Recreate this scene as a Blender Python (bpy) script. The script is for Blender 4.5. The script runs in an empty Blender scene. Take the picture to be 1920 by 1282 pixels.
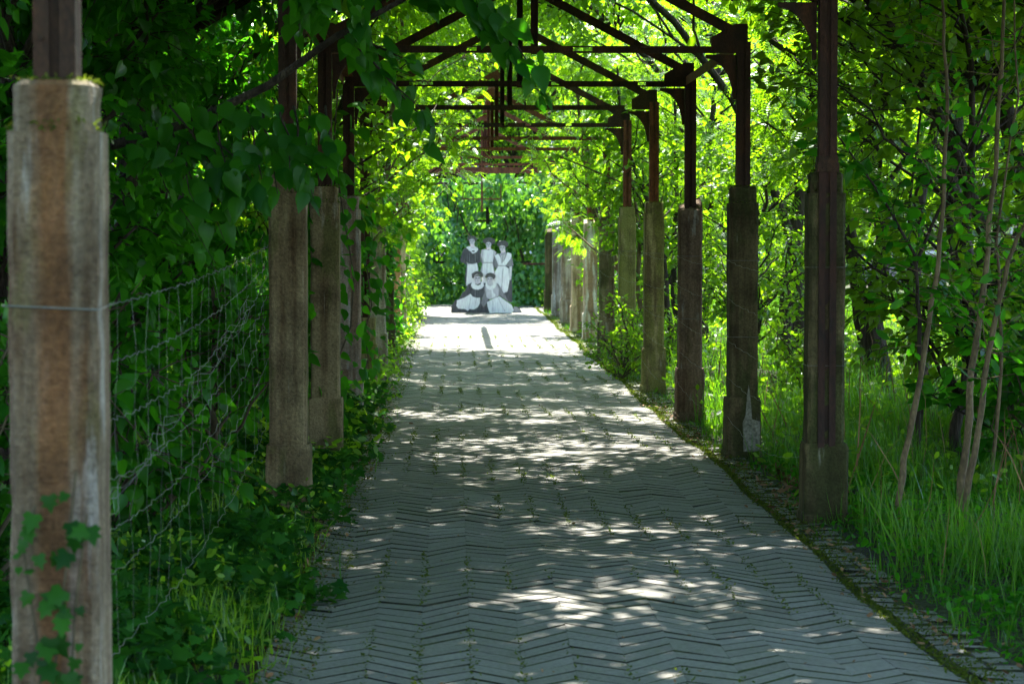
import bpy, math, random
import numpy as np
from math import radians as R, sin, cos, pi
from mathutils import Vector

# ------------------------------------------------------------------ camera, sky, sun, exposure
scn = bpy.context.scene
col = scn.collection
CAMH = 1.63
cam_d = bpy.data.cameras.new('camera'); cam = bpy.data.objects.new('camera', cam_d); col.objects.link(cam)
cam_d.sensor_width = 36.0; cam_d.lens = 84.4
cam.location = (0, 0, CAMH)
cam.rotation_euler = (R(90 - 2.494), 0, R(-1.375))
cam_d.clip_start = 0.1; cam_d.clip_end = 1000
cam_d.dof.use_dof = True; cam_d.dof.focus_distance = 18; cam_d.dof.aperture_fstop = 7
scn.camera = cam

SUN_EL, SUN_AZ = 58.0, 1.5           # azimuth: degrees to the right of +Y
w = bpy.data.worlds.new('World'); scn.world = w; w.use_nodes = True
nt = w.node_tree; bg = nt.nodes['Background']
sky = nt.nodes.new('ShaderNodeTexSky'); sky.sky_type = 'NISHITA'; sky.sun_disc = False
sky.sun_elevation = R(SUN_EL); sky.sun_rotation = R(SUN_AZ)
nt.links.new(sky.outputs[0], bg.inputs[0]); bg.inputs[1].default_value = 0.15
sd = bpy.data.lights.new('sun', 'SUN'); sd.energy = 5.0; sd.angle = R(0.5); sd.color = (1, .95, .86)
sun = bpy.data.objects.new('sun', sd); col.objects.link(sun)
az = R(SUN_AZ)
dv = Vector((sin(az) * cos(R(SUN_EL)), cos(az) * cos(R(SUN_EL)), sin(R(SUN_EL))))
sun.rotation_euler = dv.to_track_quat('Z', 'Y').to_euler(); sun.location = (0, 20, 30)
scn.view_settings.view_transform = 'Standard'; scn.view_settings.look = 'None'
scn.view_settings.exposure = 2.75; scn.view_settings.gamma = 1
cy = scn.cycles
cy.max_bounces = 7; cy.diffuse_bounces = 4; cy.glossy_bounces = 2; cy.transmission_bounces = 5
cy.transparent_max_bounces = 4; cy.caustics_reflective = False; cy.caustics_refractive = False
cy.sample_clamp_indirect = 6; cy.use_denoising = True
try: cy.denoiser = 'OPENIMAGEDENOISE'; cy.denoising_prefilter = 'ACCURATE'
except Exception: pass

rng = np.random.default_rng(7)
rnd = random.Random(11)

# ------------------------------------------------------------------ helpers
def tag(o, label=None, cat=None, group=None, kind=None):
    if label: o['label'] = label
    if cat: o['category'] = cat
    if group: o['group'] = group
    if kind: o['kind'] = kind
    return o

def empty(name, loc=(0, 0, 0), rz=0, label=None, cat=None, group=None):
    o = bpy.data.objects.new(name, None); col.objects.link(o)
    o.location = loc; o.rotation_euler = (0, 0, rz); o.empty_display_size = .3
    return tag(o, label, cat, group)

def link_mesh(name, me, parent=None, loc=None):
    o = bpy.data.objects.new(name, me); col.objects.link(o)
    if parent is not None: o.parent = parent
    if loc is not None: o.location = loc
    return o

class MB:
    def __init__(s): s.v = []; s.f = []; s.m = []
    def add(s, vs, fs, mi=0):
        b = len(s.v); s.v += [tuple(p) for p in vs]
        for f in fs: s.f.append(tuple(b + i for i in f)); s.m.append(mi)
    def box(s, x0, x1, y0, y1, z0, z1, mi=0):
        s.add([(x0,y0,z0),(x1,y0,z0),(x1,y1,z0),(x0,y1,z0),(x0,y0,z1),(x1,y0,z1),(x1,y1,z1),(x0,y1,z1)],
              [(0,3,2,1),(4,5,6,7),(0,1,5,4),(1,2,6,5),(2,3,7,6),(3,0,4,7)], mi)
    def bar(s, a, b, wd, ht, up=(0,0,1), mi=0):
        a = Vector(a); b = Vector(b); d = (b - a).normalized(); u = Vector(up)
        r = d.cross(u).normalized(); u = r.cross(d).normalized()
        vs = []
        for p in (a, b):
            for sx, sz in ((-1,-1),(1,-1),(1,1),(-1,1)): vs.append(p + r*sx*wd/2 + u*sz*ht/2)
        s.add(vs, [(0,1,2,3),(7,6,5,4),(0,4,5,1),(1,5,6,2),(2,6,7,3),(3,7,4,0)], mi)
    def tube(s, pts, rad, n=6, mi=0, cap=True):
        pts = [Vector(p) for p in pts]; k = len(pts)
        if not hasattr(rad, '__len__'): rad = [rad]*k
        t0 = (pts[1]-pts[0]).normalized()
        ref = Vector((0,0,1)) if abs(t0.z) < .9 else Vector((1,0,0))
        u = t0.cross(ref).normalized(); vs = []
        for i in range(k):
            t = (pts[min(i+1,k-1)] - pts[max(i-1,0)]).normalized()
            u = (u - t*u.dot(t)).normalized(); v = t.cross(u)
            for j in range(n):
                a = 2*pi*j/n; vs.append(pts[i] + (u*cos(a)+v*sin(a))*rad[i])
        fs = [(i*n+j, i*n+(j+1)%n, (i+1)*n+(j+1)%n, (i+1)*n+j) for i in range(k-1) for j in range(n)]
        if cap: fs += [tuple(range(n))[::-1], tuple((k-1)*n+j for j in range(n))]
        s.add(vs, fs, mi)
    def loft(s, rings, mi=0):
        n = len(rings[0]); vs = [p for r in rings for p in r]; k = len(rings)
        fs = [(i*n+j, i*n+(j+1)%n, (i+1)*n+(j+1)%n, (i+1)*n+j) for i in range(k-1) for j in range(n)]
        fs += [tuple(range(n))[::-1], tuple((k-1)*n+j for j in range(n))]
        s.add(vs, fs, mi)
    def plate(s, poly, y0, y1, mi=0):     # polygon in xz extruded in y
        n = len(poly); vs = [(x,y0,z) for x,z in poly] + [(x,y1,z) for x,z in poly]
        fs = [tuple(range(n)), tuple(range(2*n-1, n-1, -1))] + [(i, n+i, n+(i+1)%n, (i+1)%n) for i in range(n)]
        s.add(vs, fs, mi)
    def build(s, name, mats, parent=None, loc=None, smooth=False):
        me = bpy.data.meshes.new(name); me.from_pydata(s.v, [], s.f)
        if not isinstance(mats, (list, tuple)): mats = [mats]
        for m in mats: me.materials.append(m)
        if len(mats) > 1: me.polygons.foreach_set('material_index', s.m)
        if smooth: me.polygons.foreach_set('use_smooth', [True]*len(me.polygons))
        me.update()
        return link_mesh(name, me, parent, loc)

def copy_tree(o, parent=None):
    c = o.copy(); col.objects.link(c); c.parent = parent
    for ch in list(o.children): copy_tree(ch, c)
    return c

# ------------------------------------------------------------------ materials
def newmat(name):
    m = bpy.data.materials.new(name); m.use_nodes = True; n = m.node_tree; n.nodes.clear()
    out = n.nodes.new('ShaderNodeOutputMaterial'); return m, n, out
def N(n, t, **kw):
    x = n.nodes.new(t)
    for k, v in kw.items():
        if k.startswith('i_'):
            key = k[2:]; x.inputs[int(key) if key.isdigit() else key.replace('_', ' ')].default_value = v
        else: setattr(x, k, v)
    return x
def ramp(n, stops, src, interp='LINEAR'):
    r = n.nodes.new('ShaderNodeValToRGB'); e = r.color_ramp.elements; r.color_ramp.interpolation = interp
    while len(e) < len(stops): e.new(.5)
    for i, (p, c) in enumerate(stops): e[i].position = p; e[i].color = (*c, 1) if len(c) == 3 else c
    n.links.new(src, r.inputs[0]); return r
def g(v): return (v, v, v)
def mixc(n, f, a, b, mode='MIX'):
    m = n.nodes.new('ShaderNodeMix'); m.data_type = 'RGBA'; m.blend_type = mode
    for s, i in ((f, 0), (a, 6), (b, 7)):
        if hasattr(s, 'is_linked') or hasattr(s, 'links'): n.links.new(s, m.inputs[i])
        else: m.inputs[i].default_value = s if i == 0 else (*s, 1)
    return m.outputs[2]

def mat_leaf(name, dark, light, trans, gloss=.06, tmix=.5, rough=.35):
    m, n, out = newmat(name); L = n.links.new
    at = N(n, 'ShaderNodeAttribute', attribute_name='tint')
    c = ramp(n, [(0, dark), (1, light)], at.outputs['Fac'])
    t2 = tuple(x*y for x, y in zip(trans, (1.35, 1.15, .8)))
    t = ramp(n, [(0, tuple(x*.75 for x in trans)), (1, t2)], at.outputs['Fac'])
    d = N(n, 'ShaderNodeBsdfDiffuse'); L(c.outputs[0], d.inputs[0])
    tr = N(n, 'ShaderNodeBsdfTranslucent'); L(t.outputs[0], tr.inputs[0])
    mx = N(n, 'ShaderNodeMixShader', i_0=tmix); L(d.outputs[0], mx.inputs[1]); L(tr.outputs[0], mx.inputs[2])
    gl = N(n, 'ShaderNodeBsdfGlossy', i_Roughness=rough); gl.inputs[0].default_value = (.9, .95, 1, 1)
    lw = N(n, 'ShaderNodeLayerWeight', i_0=.35)
    ma = N(n, 'ShaderNodeMath', operation='MULTIPLY_ADD'); L(lw.outputs['Fresnel'], ma.inputs[0]); ma.inputs[1].default_value = gloss*.9; ma.inputs[2].default_value = gloss*.25
    m2 = N(n, 'ShaderNodeMixShader'); L(ma.outputs[0], m2.inputs[0]); L(mx.outputs[0], m2.inputs[1]); L(gl.outputs[0], m2.inputs[2])
    L(m2.outputs[0], out.inputs[0]); return m

def mat_concrete(name, base, dark, pale, algae, k_stain=.5, k_algae=.3, k_pale=.25, rust=None):
    m, n, out = newmat(name); L = n.links.new
    tc = N(n, 'ShaderNodeTexCoord'); oi = N(n, 'ShaderNodeObjectInfo')
    add = N(n, 'ShaderNodeVectorMath', operation='MULTIPLY_ADD')
    L(tc.outputs['Object'], add.inputs[0]); add.inputs[1].default_value = (1,1,1)
    cb = N(n, 'ShaderNodeCombineXYZ')
    sc_ = N(n, 'ShaderNodeSeparateColor'); L(oi.outputs['Color'], sc_.inputs[0]); mu = N(n, 'ShaderNodeMath', operation='MULTIPLY', i_1=37.0); L(sc_.outputs[0], mu.inputs[0])
    for i in range(3): L(mu.outputs[0], cb.inputs[i])
    L(cb.outputs[0], add.inputs[2]); P = add.outputs[0]
    def noise(sc, scale=(1,1,1), det=6, rough=.6):
        mp = N(n, 'ShaderNodeMapping'); L(P, mp.inputs[0]); mp.inputs['Scale'].default_value = scale
        x = N(n, 'ShaderNodeTexNoise', i_Scale=sc, i_Detail=det, i_Roughness=rough); L(mp.outputs[0], x.inputs[0]); return x.outputs[0]
    n1 = noise(11, (1, 1, .07)); n2 = noise(6, (1, 1, .3)); n3 = noise(70, det=4); n4 = noise(15, (1, 1, .12)); n5 = noise(3.2)
    c = mixc(n, ramp(n, [(.5-.28*k_stain, g(0)), (.62-.10*k_stain, g(1))], n1).outputs[0], dark, base)
    c = mixc(n, ramp(n, [(.62-.3*k_algae, g(0)), (.70-.3*k_algae, g(.8))], n2).outputs[0], c, algae)
    c = mixc(n, ramp(n, [(.68-.25*k_pale, g(0)), (.74-.2*k_pale, g(.8))], n4).outputs[0], c, pale)
    if rust:
        sx = N(n, 'ShaderNodeSeparateXYZ'); L(tc.outputs['Object'], sx.inputs[0])
        m1 = N(n, 'ShaderNodeMath', operation='MULTIPLY_ADD', i_1=.16, i_2=-.085); L(n1, m1.inputs[0])
        m2_ = N(n, 'ShaderNodeMath', operation='ADD'); L(sx.outputs[0], m2_.inputs[0]); L(m1.outputs[0], m2_.inputs[1])
        m3 = N(n, 'ShaderNodeMath', operation='ABSOLUTE'); L(m2_.outputs[0], m3.inputs[0])
        c = mixc(n, ramp(n, [(.028, g(.85)), (.062, g(0))], m3.outputs[0]).outputs[0], c, rust)
    c = mixc(n, ramp(n, [(.3, g(.75)), (.55, g(0))], n5).outputs[0], c, tuple(x*.35 for x in dark))
    c = mixc(n, .8, c, ramp(n, [(.3, g(.45)), (.7, g(1.15))], n3).outputs[0], 'MULTIPLY')
    b = N(n, 'ShaderNodeBsdfPrincipled', i_Roughness=.93); L(c, b.inputs['Base Color'])
    b.inputs['Specular IOR Level'].default_value = .2
    wv = N(n, 'ShaderNodeTexWave', wave_type='BANDS', bands_direction='Z', i_Scale=26, i_Distortion=1.5); L(P, wv.inputs[0])
    a2 = N(n, 'ShaderNodeMath', operation='MULTIPLY_ADD', i_1=.03); L(wv.outputs['Fac'], a2.inputs[0]); L(n3, a2.inputs[2])
    a3 = N(n, 'ShaderNodeMath', operation='MULTIPLY_ADD', i_1=1.2); L(n1, a3.inputs[0]); L(a2.outputs[0], a3.inputs[2])
    bp = N(n, 'ShaderNodeBump', i_Strength=.9, i_Distance=.015); L(a3.outputs[0], bp.inputs['Height']); L(bp.outputs[0], b.inputs['Normal'])
    L(b.outputs[0], out.inputs[0]); return m

def mat_noise(name, stops, scale=8, rough=.85, bump=.4, dist=.01, stretch=(1,1,1), det=6, coord='Object', spec=.3, obj_var=0.0, fine=None):
    m, n, out = newmat(name); L = n.links.new
    tc = N(n, 'ShaderNodeTexCoord'); mp = N(n, 'ShaderNodeMapping'); mp.inputs['Scale'].default_value = stretch
    L(tc.outputs[coord], mp.inputs[0])
    x = N(n, 'ShaderNodeTexNoise', i_Scale=scale, i_Detail=det, i_Roughness=.62); L(mp.outputs[0], x.inputs[0])
    c = ramp(n, stops, x.outputs[0]).outputs[0]; h = x.outputs[0]
    if fine:
        y = N(n, 'ShaderNodeTexNoise', i_Scale=fine, i_Detail=3); L(mp.outputs[0], y.inputs[0])
        c = mixc(n, .7, c, ramp(n, [(.3, g(.35)), (.7, g(1.25))], y.outputs[0]).outputs[0], 'MULTIPLY')
        ad = N(n, 'ShaderNodeMath', operation='ADD'); L(h, ad.inputs[0]); L(y.outputs[0], ad.inputs[1]); h = ad.outputs[0]
    b = N(n, 'ShaderNodeBsdfPrincipled', i_Roughness=rough); L(c, b.inputs['Base Color']); b.inputs['Specular IOR Level'].default_value = spec
    bp = N(n, 'ShaderNodeBump', i_Strength=bump, i_Distance=dist); L(h, bp.inputs['Height']); L(bp.outputs[0], b.inputs['Normal'])
    L(b.outputs[0], out.inputs[0]); return m

M = {}
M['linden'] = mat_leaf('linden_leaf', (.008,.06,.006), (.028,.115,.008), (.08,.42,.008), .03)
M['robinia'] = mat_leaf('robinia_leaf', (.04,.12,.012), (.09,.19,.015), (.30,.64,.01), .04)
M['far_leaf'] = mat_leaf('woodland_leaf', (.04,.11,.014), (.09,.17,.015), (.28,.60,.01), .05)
M['ivy'] = mat_leaf('ivy_leaf', (.006,.038,.006), (.022,.095,.010), (.05,.22,.012), .02, .35, .4)
M['hedge'] = mat_leaf('hedge_ivy_leaf', (.02,.12,.02), (.10,.27,.03), (.16,.46,.02), .12, .4, .35)
M['moss'] = mat_leaf('moss', (.03,.05,.008), (.09,.11,.015), (.10,.16,.01), .02)
M['grass'] = mat_leaf('grass_blade', (.018,.085,.008), (.06,.15,.012), (.12,.36,.01), .04)
M['bark'] = mat_noise('bark', [(.3,(.012,.009,.007)),(.6,(.055,.042,.03)),(.8,(.10,.085,.06))], 14, .95, .9, .03, (1,1,.18), fine=60)
M['pale_bark'] = mat_noise('pale_bark', [(.3,(.06,.042,.022)),(.6,(.16,.115,.06)),(.85,(.26,.21,.13))], 10, .85, .5, .01, (1,1,.4), fine=70)
M['steel'] = mat_noise('rusted_steel', [(.3,(.012,.007,.004)),(.52,(.040,.018,.009)),(.7,(.085,.032,.013)),(.9,(.17,.065,.025))], 7, .8, .5, .006, (1,1,.5), fine=90)
M['red_steel'] = mat_noise('red_oxide_steel', [(.3,(.05,.016,.008)),(.6,(.17,.05,.02)),(.9,(.28,.10,.045))], 6, .75, .4, .006, (1,1,.4), fine=80)
M['dull_red_steel'] = mat_noise('dull_red_steel', [(.3,(.014,.008,.006)),(.6,(.042,.016,.010)),(.9,(.09,.04,.025))], 6, .8, .5, .006, (1,1,.4), fine=80)
M['wire'] = mat_noise('galvanised_wire', [(.3,(.04,.04,.04)),(.8,(.17,.17,.17))], 30, .4, .2, .002, spec=.8)
M['soil'] = mat_noise('woodland_soil', [(.3,(.012,.016,.006)),(.55,(.035,.04,.014)),(.8,(.05,.075,.02))], 1.3, .97, .8, .05, coord='Object', fine=12)
M['meadow'] = M['soil']
M['bed'] = mat_noise('mossy_joint', [(.35,(.010,.009,.006)),(.52,(.022,.022,.009)),(.66,(.035,.05,.009)),(.85,(.06,.07,.02))], 2.2, .97, .6, .01, fine=45)
M['litter'] = mat_noise('dry_leaf', [(.3,(.09,.045,.02)),(.6,(.20,.11,.05)),(.8,(.32,.21,.11))], 9, .85, .3, .005)
M['twig'] = mat_noise('twig', [(.3,(.03,.024,.015)),(.7,(.10,.08,.045))], 20, .9, .4, .005)
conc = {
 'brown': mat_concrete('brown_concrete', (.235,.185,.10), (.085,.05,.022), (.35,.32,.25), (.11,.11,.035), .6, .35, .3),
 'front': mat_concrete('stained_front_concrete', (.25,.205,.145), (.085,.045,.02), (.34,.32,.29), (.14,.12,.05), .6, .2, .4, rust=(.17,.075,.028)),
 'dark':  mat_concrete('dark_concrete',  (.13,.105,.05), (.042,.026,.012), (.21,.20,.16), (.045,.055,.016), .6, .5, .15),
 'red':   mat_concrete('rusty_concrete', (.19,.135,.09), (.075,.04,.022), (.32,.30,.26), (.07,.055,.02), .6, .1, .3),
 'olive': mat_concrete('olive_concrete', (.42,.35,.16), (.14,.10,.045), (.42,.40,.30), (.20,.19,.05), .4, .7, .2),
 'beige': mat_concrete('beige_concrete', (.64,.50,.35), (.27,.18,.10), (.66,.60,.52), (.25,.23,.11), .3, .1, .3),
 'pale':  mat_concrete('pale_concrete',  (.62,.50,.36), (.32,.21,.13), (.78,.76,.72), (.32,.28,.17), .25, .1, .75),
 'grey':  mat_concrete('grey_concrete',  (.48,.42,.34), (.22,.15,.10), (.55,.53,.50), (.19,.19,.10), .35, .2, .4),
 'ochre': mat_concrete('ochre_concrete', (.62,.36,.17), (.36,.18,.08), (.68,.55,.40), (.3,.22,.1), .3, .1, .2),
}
M['plaster'] = mat_noise('lime_plaster', [(.3,(.14,.14,.10)),(.7,(.27,.26,.21))], 20, .95, .9, .02, fine=60)
# paver: per-stone tint attribute plus speckle
def mat_paver():
    m, n, out = newmat('clay_paver'); L = n.links.new
    tc = N(n, 'ShaderNodeTexCoord'); at = N(n, 'ShaderNodeAttribute', attribute_name='tint')
    x = N(n, 'ShaderNodeTexNoise', i_Scale=1.1, i_Detail=5); L(tc.outputs['Object'], x.inputs[0])
    y = N(n, 'ShaderNodeTexNoise', i_Scale=55, i_Detail=4); L(tc.outputs['Object'], y.inputs[0])
    z = N(n, 'ShaderNodeTexNoise', i_Scale=7, i_Detail=5); L(tc.outputs['Object'], z.inputs[0])
    c = ramp(n, [(0,(.130,.124,.106)),(.5,(.162,.156,.137)),(1,(.195,.190,.170))], at.outputs['Fac']).outputs[0]
    c = mixc(n, ramp(n, [(.42,g(0)),(.7,g(.55))], x.outputs[0]).outputs[0], c, (.11,.115,.08))
    c = mixc(n, ramp(n, [(.58,g(0)),(.72,g(.5))], z.outputs[0]).outputs[0], c, (.13,.13,.085))
    c = mixc(n, .8, c, ramp(n, [(.3,g(.6)),(.7,g(1.15))], y.outputs[0]).outputs[0], 'MULTIPLY')
    b = N(n, 'ShaderNodeBsdfPrincipled', i_Roughness=.8); L(c, b.inputs['Base Color']); b.inputs['Specular IOR Level'].default_value = .35
    bp = N(n, 'ShaderNodeBump', i_Strength=.5, i_Distance=.006); L(y.outputs[0], bp.inputs['Height']); L(bp.outputs[0], b.inputs['Normal'])
    L(b.outputs[0], out.inputs[0]); return m
M['paver'] = mat_paver()

# ------------------------------------------------------------------ leaf shapes and leaf clouds
def shape_heart():
    half = [(.0,.0),(.22,-.07),(.40,.12),(.40,.40),(.22,.76),(.0,1.18)]
    rt = [(x, y, -abs(x)*.28 - y*y*.16) for x, y in half]
    lf = [(-x, y, z) for x, y, z in rt[1:5]]
    mid = [(0,.3,-.015),(0,.68,-.07)]
    v = rt + lf + mid      # 0 base,1..4 right,5 tip,6..9 left,10,11 mid
    f = [(0,1,2,10),(10,2,3,11),(11,3,4,5),(0,10,7,6),(10,11,8,7),(11,5,9,8)]
    return np.array(v), f
def shape_oval():
    v = [(0,0,0),(.24,.3,-.05),(.22,.7,-.09),(0,1,-.12),(-.22,.7,-.09),(-.24,.3,-.05)]
    return np.array(v), [(0,1,2,3),(0,3,4,5)]
def shape_diamond():
    return np.array([(0,0,0),(.3,.45,-.05),(0,1,-.06),(-.3,.45,-.05)]), [(0,1,2),(0,2,3)]
def shape_pinnate():
    v = []; f = []
    def lf(x, y, dx, dy, s):
        b = len(v); px, py = -dy, dx; z = -.05*y*y*4
        for a, c in ((0,0),(.5,.24),(1,0),(.5,-.24)): v.append((x+(dx*a+px*c)*s, y+(dy*a+py*c)*s, z-abs(x+dx*a*s)*.12))
        f.append((b,b+1,b+2,b+3))
    for i in range(6):
        y = .16+.135*i; s = .25*(1-.05*abs(i-2))
        for sg in (-1, 1): lf(0, y, sg*.92, .38, s)
    lf(0, .93, 0, 1, .22)
    b = len(v); v += [(-.008,0,0),(.008,0,0),(.005,.95,-.18),(-.005,.95,-.18)]; f.append((b,b+1,b+2,b+3))
    return np.array(v), f
def shape_ivy():
    pts = [(0,0),(.3,-.12),(.5,.12),(.30,.30),(.46,.55),(.2,.58),(0,1.0),(-.2,.58),(-.46,.55),(-.30,.30),(-.5,.12),(-.3,-.12)]
    v = [(x,y,-abs(x)*.2-y*y*.1) for x,y in pts] + [(0,.3,.02)]
    return np.array(v), [(12,0,1,2),(12,2,3,4),(12,4,5,6),(12,6,7,8),(12,8,9,10),(12,10,11,0)]
def shape_blade():
    return np.array([(-.02,0,0),(.02,0,0),(.017,.4,.03),(-.017,.4,.03),(.011,.75,.12),(-.011,.75,.12),(0,1,.28)]), [(0,1,2,3),(3,2,4,5),(5,4,6)]
SH = {'heart': shape_heart(), 'oval': shape_oval(), 'diamond': shape_diamond(), 'pinnate': shape_pinnate(), 'ivy': shape_ivy(), 'blade': shape_blade()}

def nrm(a): return a/np.maximum(np.linalg.norm(a, axis=-1, keepdims=True), 1e-9)
def leaf_mesh(name, P, T, Nn, S, shape, mat, tint=None, W=None):
    """P base points, T tip directions, Nn rough normals, S sizes -> one mesh"""
    sv, sf = SH[shape]; n = len(P)
    T = nrm(T); X = nrm(np.cross(T, Nn)); Z = np.cross(X, T)
    L = sv[None, :, :] * S[:, None, None]
    if W is not None: L = L.copy(); L[:, :, 0] *= W[:, None]
    V = P[:, None, :] + L[:, :, 0:1]*X[:, None, :] + L[:, :, 1:2]*T[:, None, :] + L[:, :, 2:3]*Z[:, None, :]
    k = len(sv); V = V.reshape(-1, 3)
    sizes = np.array([len(f) for f in sf]); flat = np.concatenate([np.array(f) for f in sf])
    loops = (flat[None, :] + (np.arange(n)*k)[:, None]).ravel()
    tot = np.tile(sizes, n); st = np.concatenate([[0], np.cumsum(tot)[:-1]])
    me = bpy.data.meshes.new(name)
    me.vertices.add(len(V)); me.vertices.foreach_set('co', V.ravel().astype(np.float32))
    me.loops.add(len(loops)); me.loops.foreach_set('vertex_index', loops.astype(np.int32))
    me.polygons.add(len(tot)); me.polygons.foreach_set('loop_start', st.astype(np.int32))
    try: me.polygons.foreach_set('loop_total', tot.astype(np.int32))
    except Exception: pass
    me.update(calc_edges=True)
    if tint is None: tint = rng.random(n)
    a = me.attributes.new('tint', 'FLOAT', 'POINT'); a.data.foreach_set('value', np.repeat(tint, k).astype(np.float32))
    me.materials.append(mat)
    return me

def leaf_dirs(n, T0=None, tilt=.55, spread=.8, droop=.35):
    """tip directions and normals; T0 = preferred direction"""
    if T0 is None:
        a = rng.random(n)*2*pi; T0 = np.stack([np.cos(a), np.sin(a), np.zeros(n)], 1)
    T = nrm(T0) + rng.normal(0, spread, (n, 3)); T = nrm(T); T[:, 2] -= droop; T = nrm(T)
    Nn = np.tile([0., 0., 1.], (n, 1)) + rng.normal(0, tilt, (n, 3))
    return T, Nn

def wob(a, b, k, amp, r):
    a = Vector(a); b = Vector(b); L = (b-a).length; out = []
    o = Vector((0,0,0))
    for i in range(k+1):
        t = i/k
        if 0 < i < k: o += Vector((r.uniform(-1,1), r.uniform(-1,1), r.uniform(-.4,.4)))*amp*L/k
        out.append(a.lerp(b, t) + o*sin(pi*t)**.5)
    return out

def make_tree_meshes(seed, H, r0, rx, z0, z1, ncl, per, rcl, shape, size, leafmat, barkmat, lean=(0,0), droop=.35, tilt=.55, forks=1, flat=.6, bend=1.0):
    r = random.Random(seed); b = MB()
    top = Vector((lean[0], lean[1], H*.88))
    tp = wob((0,0,-.15), Vector((0,0,H*.88)), 9, .28 if bend == 1 else .12, r); tp = [p + Vector((lean[0]*(i_/9)**bend, lean[1]*(i_/9)**bend, 0)) for i_, p in enumerate(tp)]; rad = [r0*(1.25 if i == 0 else 1)*(1-i/9.6)**.8+.008 for i in range(10)]
    b.tube(tp, rad, 8)
    P = []; T = []
    for c in range(ncl):
        while True:
            x, y, z = r.uniform(-1,1), r.uniform(-1,1), r.uniform(-1,1)
            q = x*x+y*y+z*z
            if .12 < q < 1: break
        zc = (z0+z1)/2 + z*(z1-z0)/2
        tt = max(0, min(1, zc/(H*.88))); ax = Vector((lean[0]*tt**bend, lean[1]*tt**bend, 0))
        C = Vector((x*rx, y*rx, 0)) + ax; C.z = zc
        hz = max(.15*H, zc - Vector((x,y,0)).length*rx*.55 - .2); hz = min(hz, H*.8)
        i = min(8, max(0, int(hz/(H*.88)*9))); st = tp[i].lerp(tp[i+1], .5)
        lp = wob(st, C, 5, .35, r); lr = max(.006, rad[i]*.38)
        b.tube(lp, [lr*(1-j/6)**.9+.003 for j in range(6)], 5)
        nt_ = 9
        for k in range(nt_):
            d = Vector((r.gauss(0,1), r.gauss(0,1), r.gauss(0,1)*flat)).normalized()
            base = lp[r.choice((3,4,5))] ; L = rcl*r.uniform(.55,1.15)
            tw = wob(base, base + d*L + Vector((0,0,-.12*L)), 3, .25, r)
            b.tube(tw, [.005,.004,.003,.0015], 3, cap=False)
            m = max(1, int(per/nt_))
            for q in range(m):
                t = r.uniform(.12,1)**.8*3; j = min(2, int(t)); p = tw[j].lerp(tw[j+1], t-j)
                o = Vector((r.gauss(0,1), r.gauss(0,1), r.gauss(0,.6)))*rcl*.13
                P.append(p+o); T.append(d + o*2/rcl)
    P = np.array([tuple(p) for p in P]); T = np.array([tuple(t) for t in T])
    n = len(P); Td, Nn = leaf_dirs(n, T, tilt, .55, droop)
    S = size*rng.uniform(.55, 1.25, n)
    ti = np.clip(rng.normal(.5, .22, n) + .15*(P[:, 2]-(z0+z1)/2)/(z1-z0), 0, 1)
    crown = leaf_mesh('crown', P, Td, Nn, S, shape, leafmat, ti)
    me = bpy.data.meshes.new('trunk'); me.from_pydata(b.v, [], b.f); me.materials.append(barkmat)
    me.polygons.foreach_set('use_smooth', [True]*len(me.polygons)); me.update()
    return me, crown

def place_tree(meshes, loc, rz, sc, name, label, cat, group=None, szz=None):
    t = empty(name, loc, rz, label, cat, group); t.scale = (sc, sc, szz or sc)
    link_mesh('trunk', meshes[0], t); link_mesh('crown', meshes[1], t)
    return t

# ================================================================== SETTING
# ground sheet with a path-wide trough under the paving
def hgt(x, y):
    d = np.where(x < .6, -.75 - x, x - 2.1)
    rise = np.clip(d, 0, 3)
    return -.045 + .06*np.clip(rise*2, 0, 1) + .05*np.sin(x*1.3+y*.37)*np.clip(rise, 0, 1) + .04*np.sin(y*.9+x*.5)*np.clip(rise, 0, 1)
xs = np.concatenate([np.linspace(-300,-12,12), np.linspace(-11,14,126), np.linspace(16,300,12)])
ys = np.concatenate([np.linspace(-120,0,8), np.linspace(1,62,150), np.linspace(64,400,16)])
gx, gy = np.meshgrid(xs, ys); gz = hgt(gx, gy)
gv = np.stack([gx.ravel(), gy.ravel(), gz.ravel()], 1); nx = len(xs)
gf = [(j*nx+i, j*nx+i+1, (j+1)*nx+i+1, (j+1)*nx+i) for j in range(len(ys)-1) for i in range(nx-1)]
me = bpy.data.meshes.new('ground'); me.from_pydata(gv.tolist(), [], gf); me.materials.append(M['soil'])
me.polygons.foreach_set('use_smooth', [True]*len(me.polygons)); me.update()
tag(link_mesh('ground', me), kind='structure')

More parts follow.
